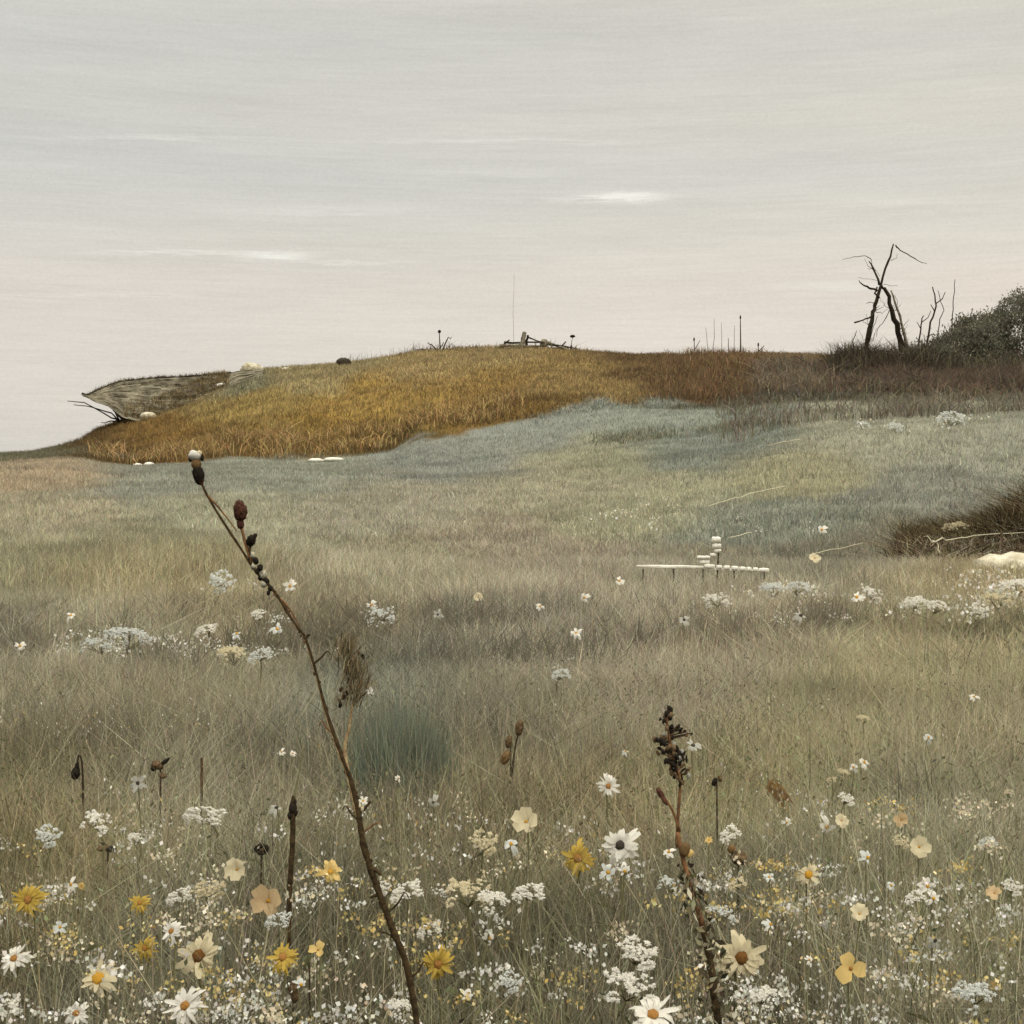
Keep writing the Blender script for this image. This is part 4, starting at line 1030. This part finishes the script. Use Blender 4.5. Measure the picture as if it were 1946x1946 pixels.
def scales(mb, c, rx, rz, rot, seed, nrow=5, ncol=7):
    rr = random.Random(seed)
    for i in range(nrow):
        th = math.pi * (.86 - .72 * i / (nrow - 1))
        for k in range(ncol):
            ph = 2 * math.pi * (k + .5 * (i % 2) + rr.uniform(-.15, .15)) / ncol; w_ = .42
            def P_(t_, f_, q): return rot @ Vector((rx * q * math.sin(t_) * math.cos(f_), rx * q * math.sin(t_) * math.sin(f_), rz * q * math.cos(t_))) + c
            mb.add([P_(th, ph - w_, .98), P_(th, ph + w_, .98), P_(th - .32, ph + w_ * .8, 1.12), P_(th - .62, ph + rr.uniform(-.1, .1), 1.22 + rr.uniform(0, .15)), P_(th - .32, ph - w_ * .8, 1.12)], [(0, 1, 2, 3, 4)])
def bud(px, v, rx, rz, mat, ang=0, nm='bud', par=bent, y=yS, base=rt):
    mb = MB(); mb.blob(xz(px, v, y) - base, (rx * s, rx * s * .9, rz * s), 10, 8, .12, Matrix.Rotation(R(ang), 3, 'Y'), int(px))
    if rz > 8 and mat != 'white': scales(mb, xz(px, v, y) - base, rx * s * .92, rz * s * .95, Matrix.Rotation(R(ang), 3, 'Y'), int(px))
    return mb.build(nm, MAT[mat], par)
# top bud: dark scales, brown middle, white tuft
b = bud(377, 902, 11, 19, 'darkpod', -12, 'top_bud'); bud(373, 882, 9, 13, 'rust', -8, 'top_bud'); bud(380, 912, 6, 11, 'redbud', -20, 'top_bud')
bud(371, 866, 13, 9, 'white', 0, 'white_tuft'); bud(366, 861, 7, 6, 'white', 0, 'white_tuft'); bud(378, 862, 6, 6, 'cream', 0, 'white_tuft'); bud(362, 872, 4, 6, 'darkpod', 0, 'sepal'); bud(384, 870, 3.5, 7, 'darkpod', 0, 'sepal')
def stalk(P, r0, r1, mat='drystem', nm='bud_stalk'):
    pts = spl(px_line(P, yS, rt), 3); mb = MB(); mb.tube(pts, rad_lin(len(pts), r0 * s, r1 * s), 6); mb.build(nm, MAT[mat], bent)
bud(457, 972, 13, 20, 'redbud', -8); bud(457, 996, 7, 10, 'redbud', -12); bud(461, 968, 4, 10, 'paleside', -5, 'bud_scale'); stalk([(459, 1002), (463, 1020), (470, 1045), (478, 1070)], 3, 3, 'rustem')
bud(477, 1028, 9, 11, 'darkpod', 20); bud(484, 1020, 4, 7, 'darkpod', 25); stalk([(476, 1034), (474, 1048), (480, 1066)], 3, 3)
for i, (a, b_, r_) in enumerate(((480, 1055, 5), (474, 1062, 4), (486, 1066, 6), (481, 1077, 5), (494, 1079, 6), (489, 1086, 5), (500, 1092, 7), (495, 1098, 5), (506, 1104, 6), (502, 1110, 6), (514, 1118, 5), (510, 1127, 4))):
    bud(a, b_, r_, r_ * 1.2, 'darkpod' if i % 3 else 'palestone', rnd.uniform(-40, 40), 'node')
stalk([(580, 1213), (586, 1207), (590, 1207)], 3, 1.5, nm='thorn'); stalk([(704, 1650), (716, 1655), (724, 1663)], 6, 3, nm='thorn'); stalk([(690, 1540), (700, 1528), (704, 1522)], 3, 1.5, nm='thorn')
stalk([(722, 1700), (712, 1702), (704, 1706)], 5, 2, nm='thorn')
for (a, b_) in ((683, 1532), (689, 1538), (676, 1536), (722, 1712), (730, 1718)): bud(a, b_, 4, 5, 'cream', 0, 'scar')
for i in range(34):
    v_ = rnd.uniform(1140, 1930); a = float(np.interp(v_, [m_[1] for m_ in main], [m_[0] for m_ in main])); sg = rnd.choice((-1, 1)); w_ = wd(v_) / s
    bud(a + sg * w_ * .8, v_, rnd.uniform(1.5, 3.5), rnd.uniform(2, 5), rnd.choice(('drystem', 'paleside', 'drystem', 'twig')), rnd.uniform(-30, 30), 'node')
for (v_, sg, l1) in ((1262, 1, 26), (1395, -1, 22), (1560, -1, 26), (1585, 1, 30), (1735, 1, 34), (1790, -1, 30), (1860, 1, 28)):
    a = float(np.interp(v_, [m_[1] for m_ in main], [m_[0] for m_ in main])); stalk([(a, v_), (a + sg * l1 * .6, v_ - l1 * .5), (a + sg * l1, v_ - l1 * rnd.uniform(.6, 1.3)), (a + sg * l1 * 1.3, v_ - l1 * .7)], 2.4, .8, rnd.choice(('drystem', 'rustem')), 'side_twig')
# thin leaves on the upper stem
stalk([(392, 940), (410, 958), (432, 985), (450, 1010)], 2.5, 1, 'rustem', 'withered_leaf')
stalk([(520, 1128), (545, 1150), (570, 1190)], 3, 1, 'rustem', 'withered_leaf')

# dark seed spike
yP = 2.0; s = yP / F; rt = on_ground(1370, yP)
sp = empty('seed_spike', rt, 'plant with a dark knobbly seed spike on a rust coloured stem', 'seed spike')
main = [(1268, 1360), (1270, 1390), (1280, 1440), (1292, 1480), (1290, 1530), (1288, 1580), (1300, 1640), (1318, 1700), (1335, 1760), (1350, 1830), (1358, 1900), (1366, 1960), (1372, 2100)]
pl = spl(px_line(main, yP, rt) + [Vector((0, 0, -.02))], 4)
cut = 4 * 5
mb = MB(); mb.tube(pl[:cut + 1], rad_lin(cut + 1, 2 * s, 3.5 * s), 7); mb.build('stem_top', MAT['rustem'], sp)
mb = MB(); mb.tube(pl[cut:cut + 13], rad_lin(13, 4 * s, 6 * s), 7); mb.build('stem', MAT['rustem'], sp)
mb = MB(); rr_ = [(6 + 5 * i / 20) * s * rnd.uniform(.75, 1.25) for i in range(len(pl) - cut - 12)]; mb.tube(pl[cut + 12:], rr_, 8); mb.build('lower_stem', MAT['drystem'], sp)
def bud2(px, v, rx, rz, mat, ang=0, nm='seed'):
    mb = MB(); mb.blob(xz(px, v, yP) - rt + Vector((0, rnd.gauss(0, .004), 0)), (rx * s, rx * s * .9, rz * s), 8, 6, .12, Matrix.Rotation(R(ang), 3, 'Y'), int(px + v))
    if nm == 'seed':
        v2 = max(v + 8, 1362); ax_ = float(np.interp(v2, [m_[1] for m_ in main], [m_[0] for m_ in main])); mb.tube([xz(px, v, yP) - rt, xz(ax_, v2, yP) - rt], [1.0 * s, 1.3 * s], 4)
    return mb.build(nm, MAT[mat], sp)
for (a, b_, x_, z_, an) in ((1268, 1357, 9, 11, 0), (1273, 1372, 8, 9, 10), (1262, 1366, 5, 7, -10), (1278, 1382, 3, 6, 20), (1250, 1405, 8, 9, -30), (1260, 1412, 9, 10, -20), (1256, 1425, 7, 9, -30), (1271, 1405, 6, 8, 10), (1295, 1388, 7, 8, 40), (1288, 1382, 5, 7, 50), (1306, 1395, 5, 5, 40),
   (1274, 1425, 9, 12, 0), (1285, 1432, 8, 12, 10), (1268, 1440, 7, 11, -20), (1280, 1452, 9, 13, -10), (1292, 1448, 8, 13, 15), (1302, 1440, 5, 12, 20), (1275, 1465, 6, 10, -20), (1288, 1470, 8, 13, 5), (1300, 1462, 6, 12, 20), (1294, 1484, 6, 9, 10)):
    bud2(a, b_, x_, z_, 'darkpod', an) if False else [bud2(a + rnd.gauss(0, 4), b_ + rnd.gauss(0, 5), x_ * rnd.uniform(.35, .6), z_ * rnd.uniform(.5, .75), 'darkpod' if rnd.random() < .7 else 'brownpod', an + rnd.uniform(-40, 40)) for _ in range(4)]
for (a, b_) in ((1270, 1398), (1281, 1415), (1262, 1398), (1290, 1440), (1283, 1462), (1297, 1430), (1309, 1475)): bud2(a, b_, 4, 6, 'faint', rnd.uniform(-30, 30), 'dry_bract')
mb = MB(); pts = spl(px_line([(1292, 1580), (1278, 1540), (1262, 1515), (1250, 1500)], yP, rt), 3); mb.tube(pts, rad_lin(len(pts), 3 * s, 1.5 * s), 6); mb.build('branch', MAT['rustem'], sp)
bud2(1255, 1508, 6, 14, 'redbud', -30, 'pod'); bud2(1262, 1520, 4, 10, 'redbud', -35, 'pod')
bud2(1300, 1612, 10, 14, 'rust', 15, 'dry_leaf'); bud2(1310, 1622, 7, 9, 'paleyellow', 40, 'dry_leaf'); bud2(1288, 1595, 5, 18, 'rust', 5, 'dry_leaf')
P = []
for i in range(420):
    u = rnd.random(); b_ = 1640 + 420 * u; a = np.interp(b_, [m[1] for m in main], [m[0] for m in main]) + rnd.gauss(0, 8 + 22 * u)
    P.append(list(xz(a, b_, yP + rnd.gauss(0, .025)) - rt))
P = np.array(P)
leaf_cloud('leaves', P, rng.uniform(.004, .011, len(P)), jitter(np.array([s2l(c) for c in ((66, 60, 42), (90, 84, 58), (52, 46, 32), (150, 140, 112), (108, 98, 64))])[rng.integers(0, 5, len(P))] / GAIN * 1.2, .25), LEAFM, sp)

# dark leafless stalk
y = 2.55; s = y / F; rt = on_ground(548, y)
st = empty('bare_stalk', rt, 'straight dark leafless stalk left of the bent plant', 'stalk')
pl = spl(px_line([(558, 1512), (557, 1530), (556, 1600), (551, 1680), (549, 1740), (548, 1850)], y, rt) + [Vector((0, 0, -.02))], 3)
mb = MB(); mb.tube(pl, [3 * s, 4 * s, 4 * s] + [5.2 * s] * (len(pl) - 3), 7); mb.build('stem', MAT['drystem'], st)
for (a, b_, x_, z_) in ((556, 1536, 8, 12), (559, 1524, 5, 7), (552, 1550, 6, 8), (561, 1545, 5, 7)):
    mb = MB(); mb.blob(xz(a, b_, y) - rt, (x_ * s, x_ * s, z_ * s), 8, 6, .12, None, a); mb.build('bud', MAT['darkpod'], st)
mb = MB(); pl = spl(px_line([(558, 1525), (568, 1470), (578, 1415)], y, rt), 4); mb.tube(pl, rad_lin(len(pl), 2.4 * s, 1 * s), 5); mb.build('side_stem', MAT['greenstem'], st)

def pod_plant(px, v, parts, y, base_px, label, cat='seed pod', name='seed_pod', stem='twig', sw=2.4, arch=None):
    rt = on_ground(base_px, y); s = y / F; t = empty(name, rt, label, cat, 'dry seed heads')
    P = [xz(px, v, y)] + [xz(a, b_, y) for a, b_ in (arch or [])]; pl = [p - rt for p in P] + [Vector((0, 0, -.02))]
    pl = spl(pl, 4); mb = MB(); mb.tube(pl, rad_lin(len(pl), sw * s * .7, sw * s), 5); mb.build('stem', MAT[stem], t)
    for (dx, dv, rx, rz, an, m_) in parts:
        mb = MB(); mb.blob(xz(px + dx, v + dv, y) - rt, (rx * s, rx * s * .9, rz * s), 9, 7, .14, Matrix.Rotation(R(an), 3, 'Y'), int(px + dx)); scales(mb, xz(px + dx, v + dv, y) - rt, rx * s * .9, rz * s * .92, Matrix.Rotation(R(an), 3, 'Y'), int(px), 4, 6); mb.build('pod', MAT[m_], t)
    return t
pod_plant(147, 1452, [(-3, 18, 9, 12, 8, 'darkpod'), (-1, 6, 4, 10, 10, 'darkpod')], 3.6, 160, 'black drop shaped seed pod nodding above the left meadow', arch=[(150, 1435), (156, 1450), (158, 1520)])
pod_plant(305, 1460, [(-6, -6, 12, 8, 25, 'brownpod'), (-13, 0, 6, 6, 0, 'darkpod'), (8, -12, 4, 12, 50, 'darkpod'), (4, 14, 8, 5, 20, 'brownpod')], 3.6, 305, 'ragged brown seed pod right of the black drop shaped one')
pod_plant(383, 1440, [(0, 50, 3, 22, 0, 'brownpod'), (1, 20, 2.4, 20, 0, 'brownpod')], 3.5, 384, 'slim upright brown spike above the widest white flower head', stem='drystem', sw=3)
pod_plant(497, 1622, [(-9, -8, 6, 7, 0, 'darkpod'), (-1, -15, 8, 4, 0, 'darkpod'), (9, -9, 5, 8, 0, 'darkpod'), (0, -1, 9, 4, 0, 'darkpod'), (1, -8, 5, 4, 0, 'brownpod')], 3.0, 494, 'ring shaped dark seed head left of the dark leafless stalk')
pod_plant(205, 1612, [(-8, 0, 12, 6, 0, 'brownpod'), (6, 2, 10, 6, 0, 'darkpod')], 3.1, 205, 'dull dark seed head below the small white head on the left')
pod_plant(557, 1880, [(0, 0, 9, 14, 0, 'brownpod'), (4, 16, 8, 10, 0, 'brownpod')], 2.3, 556, 'brown withered head at the bottom below the dark leafless stalk')
pod_plant(985, 1395, [(2, -12, 8, 15, 10, 'brownpod'), (-18, 15, 7, 12, 10, 'brownpod'), (-25, 45, 9, 14, 25, 'rust')], 3.9, 960, 'dull brown drooping seed head in the meadow centre', arch=[(975, 1450)])
pod_plant(1403, 1632, [(0, -2, 16, 12, 0, 'brownpod'), (-12, -18, 9, 8, 0, 'rust'), (10, 4, 8, 8, 0, 'brownpod')], 2.9, 1400, 'brown withered flower head under a white one right of the rust stem')
pod_plant(1362, 1480, [(-4, 6, 5, 8, 20, 'darkpod'), (6, 0, 4, 6, -20, 'brownpod')], 3.4, 1364, 'tiny dark seed head right of the knobbly spike')
pod_plant(588, 1780, [(0, 30, 4, 30, 4, 'leaf'), (-6, 48, 4, 16, 14, 'leaf')], 2.35, 590, 'slender olive spear shaped bud left of the ochre petals', cat='bud', name='spear_bud')
pod_plant(970, 1408, [], 4.0, 972, 'thin bare stem behind the dull brown drooping seed head', cat='stem', name='thin_weed')
# folded brown leaf
y = 3.5; rt = on_ground(1485, y); s = y / F
t = empty('withered_leaf_plant', rt, 'folded rust brown leaf nodding in the right meadow', 'withered leaf')
for (a0, b0, a1, b1, w_) in ((1456, 1492, 1484, 1520, 6), (1464, 1484, 1502, 1528, 7), (1472, 1482, 1512, 1532, 5), (1460, 1490, 1494, 1542, 5), (1470, 1480, 1456, 1500, 5)):
    A_0, A_1 = xz(a0, b0, y) - rt, xz(a1, b1, y) - rt; d_ = (A_1 - A_0); nn = Vector((d_.z, 0, -d_.x)).normalized() * w_ * s; q_ = Vector((0, rnd.uniform(-.012, .012), 0)); mb = MB()
    mb.add([A_0, A_0.lerp(A_1, .3) + nn, A_0.lerp(A_1, .3) + q_, A_0.lerp(A_1, .3) - nn * .8, A_0.lerp(A_1, .7) + nn * .6, A_0.lerp(A_1, .7) + q_, A_0.lerp(A_1, .7) - nn * .5, A_1],
           [(0, 1, 2), (0, 2, 3), (1, 4, 5, 2), (2, 5, 6, 3), (4, 7, 5), (5, 7, 6)]); mb.build('leaf', MAT['rust'], t)
mb = MB(); pl = spl([xz(1476, 1482, y) - rt, xz(1490, 1520, y) - rt + Vector((0, .01, 0)), Vector((0, 0, -.02))], 4); mb.tube(pl, 1.6 * s, 5); mb.build('stem', MAT['greenstem'], t)

# blue green clump behind the bent plant
y = 4.0; rt = on_ground(760, y + .1)
t = empty('leafy_clump', rt, 'dark blue green tufted clump behind the fork of the bent plant', 'leafy clump')
n = 6000; a = rng.normal(.0, 1, n) * .085; b_ = rng.normal(0, 1, n) * .10; k = np.abs(a) < .22; a, b_ = a[k], b_[k]; n = len(a)
P = np.stack([a, b_, np.zeros(n)], 1); b_ = b_ + .35 * a * rng.normal(0, 1, n); hg = .45 * rng.uniform(.25, 1, n) * np.exp(-(a / .21) ** 4)
blades('leaves', P, hg, rng.uniform(.002, .005, n), jitter(np.array([s2l(c) for c in ((94, 106, 90), (108, 114, 94), (84, 96, 80), (124, 122, 98))])[rng.integers(0, 4, n)] / GAIN * 1.3, .2), GRASS, .12, parent=t)

# leafy ground cover and uncountable specks of blossom
x, y_ = scatter(26000, 1.5, 6.5, -200, 2150); z = height(x, y_)
keep = fbm(x, y_, 2.2, 3) > -.05; x, y_, z = x[keep], y_[keep], z[keep]
c = jitter(zone(x, y_, z) / GAIN * .85 * np.array([.92, 1.0, .78]), .3, .08)
o = leaf_cloud('leafy_ground_cover', np.stack([x, y_, z + rng.uniform(.12, .30, len(x))], 1), rng.uniform(.004, .011, len(x)), c, LEAFM); tag(o, 'low leafy weeds mixed through the foreground grass', 'ground cover', kind='stuff')
x, y_ = scatter(9000, 1.6, 5.0, -200, 2150); z = height(x, y_)
keep = fbm(x + 9, y_, 3.0, 3) + rng.normal(0, .15, len(x)) > .28; x, y_, z = x[keep], y_[keep], z[keep]
pc = np.array([s2l(c_) for c_ in ((215, 212, 200), (200, 194, 165), (190, 160, 80), (190, 190, 182), (206, 196, 170))])
o = leaf_cloud('blossom_specks', np.stack([x, y_, z + rng.uniform(.24, .34, len(x))], 1), rng.uniform(.003, .0065, len(x)), jitter(pc[rng.integers(0, 5, len(x))], .12, .03), LEAFM, upw=1.0); tag(o, 'tiny pale blossoms strewn through the foreground grass', 'blossom', kind='stuff')

def drift(name, spots, cols, label, cat='blossom'):
    P, S, C = [], [], []
    for (px, v, sx, sv, n, hh, px_size) in spots:
        c0, g0 = find(px, v, hh); y = c0.y
        a = rng.normal(px, sx, n); dv = rng.normal(0, sv, n)
        # clumped: specks gather round a few heads
        m = max(3, n // 9); ha = rng.normal(px, sx, m); hv = rng.normal(0, sv, m); k = rng.integers(0, m, n)
        a = ha[k] + rng.normal(0, px_size * 1.7, n); dv = hv[k] + rng.normal(0, px_size * 1.0, n)
        yy = np.clip(y / (1 + dv * y / (F * 1.1)), 1.3, 58) if v > 1000 else y - dv * .15
        x = (a - 973) * yy / F
        P.append(np.stack([x, yy, height(x, yy) + hh + rng.normal(0, px_size * y / F * .8, n)], 1)); S.append(px_size * y / F * rng.uniform(.25, .75, n))
        C.append(np.array([s2l(c_) for c_ in cols])[rng.integers(0, len(cols), n)])
    P, S, C = np.concatenate(P), np.concatenate(S), np.concatenate(C)
    o = leaf_cloud(name, P, S, jitter(C, .15, .03), LEAFM, upw=.6, wide=.85); return tag(o, label, cat, kind='stuff')
WH = ((222, 218, 205), (206, 204, 190), (190, 188, 172), (226, 222, 212)); YE = ((206, 182, 96), (196, 164, 70), (214, 196, 130), (180, 156, 84)); CR = ((208, 196, 162), (196, 178, 140), (216, 206, 178))
drift('white_drift', [(220, 1215, 70, 10, 260, .24, 5), (330, 1230, 90, 8, 200, .24, 4), (470, 1240, 50, 8, 120, .24, 4), (180, 1235, 60, 8, 120, .24, 4), (430, 1110, 40, 8, 80, .22, 4), (500, 1180, 40, 12, 90, .24, 4), (720, 1165, 25, 14, 70, .24, 4), (1065, 1275, 20, 14, 50, .25, 4)],
      WH, 'broken drift of tiny white blossom across the left middle meadow')
drift('white_drift', [(1480, 1120, 50, 8, 150, .24, 5), (1640, 1135, 40, 9, 130, .24, 5), (1760, 1150, 50, 12, 200, .24, 6), (1860, 1150, 40, 14, 180, .24, 6), (1925, 1115, 40, 18, 300, .25, 7), (1350, 1150, 25, 9, 60, .24, 4), (1560, 1165, 90, 12, 120, .24, 4), (1830, 1100, 60, 10, 100, .2, 5)],
      WH + CR, 'broken drift of white blossom below the dark bank')
drift('white_drift', [(1195, 970, 45, 8, 160, .12, 4), (1290, 945, 40, 5, 60, .12, 3), (1808, 796, 24, 6, 90, .15, 4), (1700, 812, 14, 6, 30, .15, 4), (1640, 806, 12, 5, 24, .15, 4), (1400, 1003, 30, 4, 30, .12, 3), (1545, 1005, 16, 3, 20, .12, 3), (1820, 1004, 30, 6, 70, .15, 4)],
      WH + CR, 'faint drifts of pale blossom scattered over the far slope')
sp_ = []
for i in range(190):
    px, v = rnd.uniform(-40, 1990), 1960 - 430 * rnd.random() ** 1.5; q = (v - 1450) / 500
    sp_.append((px, v, rnd.uniform(18, 50), rnd.uniform(8, 20), int(rnd.uniform(20, 80)), rnd.uniform(.22, .35), rnd.uniform(3.5, 6) + 3.5 * q))
drift('white_drift', sp_[:95], WH, 'loose drifts of small white blossom through the foreground grass')
drift('cream_drift', sp_[95:150], CR, 'loose drifts of small cream blossom through the foreground grass')
drift('yellow_drift', sp_[150:] + [(60, 1720, 40, 12, 90, .28, 5), (530, 1830, 40, 14, 90, .28, 5), (190, 1860, 40, 18, 90, .28, 6), (1500, 1650, 50, 20, 90, .28, 5), (840, 1840, 40, 12, 70, .28, 5), (1100, 1640, 40, 10, 60, .28, 4), (280, 1800, 50, 10, 70, .28, 5)], YE, 'loose drifts of small yellow blossom through the foreground grass')
# tussocks of broader, darker or paler grass
tx, ty = scatter(320, 1.7, 10, -200, 2150); m = len(tx); n = 40000; k = rng.integers(0, m, n); rr_ = rng.uniform(.03, .09, m) * np.sqrt(ty / 3)
x = tx[k] + rng.normal(0, 1, n) * rr_[k]; y_ = ty[k] + rng.normal(0, 1, n) * rr_[k]; z = height(x, y_)
cc = zone(x, y_, z) * (np.array([.75, .85, 1.4, 1.7])[rng.integers(0, 4, m)])[k][:, None]
tag(blades('grass_tussocks', np.stack([x, y_, z], 1), rng.uniform(.15, .34, n), rng.uniform(.002, .0055, n) * np.clip(y_ / 3, .8, 2), jitter(cc, .2), GRASS, .55), 'darker and paler grass tussocks dotted through the meadow', 'grass', kind='stuff')

for P, lab in (([(1345, 962), (1385, 950), (1430, 937), (1492, 924)], 'long pale fallen grass stalk slanting across the slope above the white rail'),
               ([(1545, 1052), (1580, 1044), (1640, 1032)], 'pale fallen grass stalk right of the white rail'),
               ([(1385, 1022), (1405, 1018), (1428, 1012)], 'short pale fallen stalk right of the stacked white blocks'),
               ([(1455, 848), (1480, 842), (1520, 836)], 'faint pale stalk on the blue grey slope under the rust undergrowth')):
    pts = [find(a, b_, .13, 12, 57)[0] for a, b_ in P]; r_ = 1.1 * pts[0].y / F; p0 = pts[0].copy(); mb = MB(); mb.tube([p - p0 for p in wob_line(pts, 4, r_ * .7)], r_, 5)
    tag(mb.build('fallen_stalk', MAT['straw'], None, True, p0), lab, 'grass stalk')
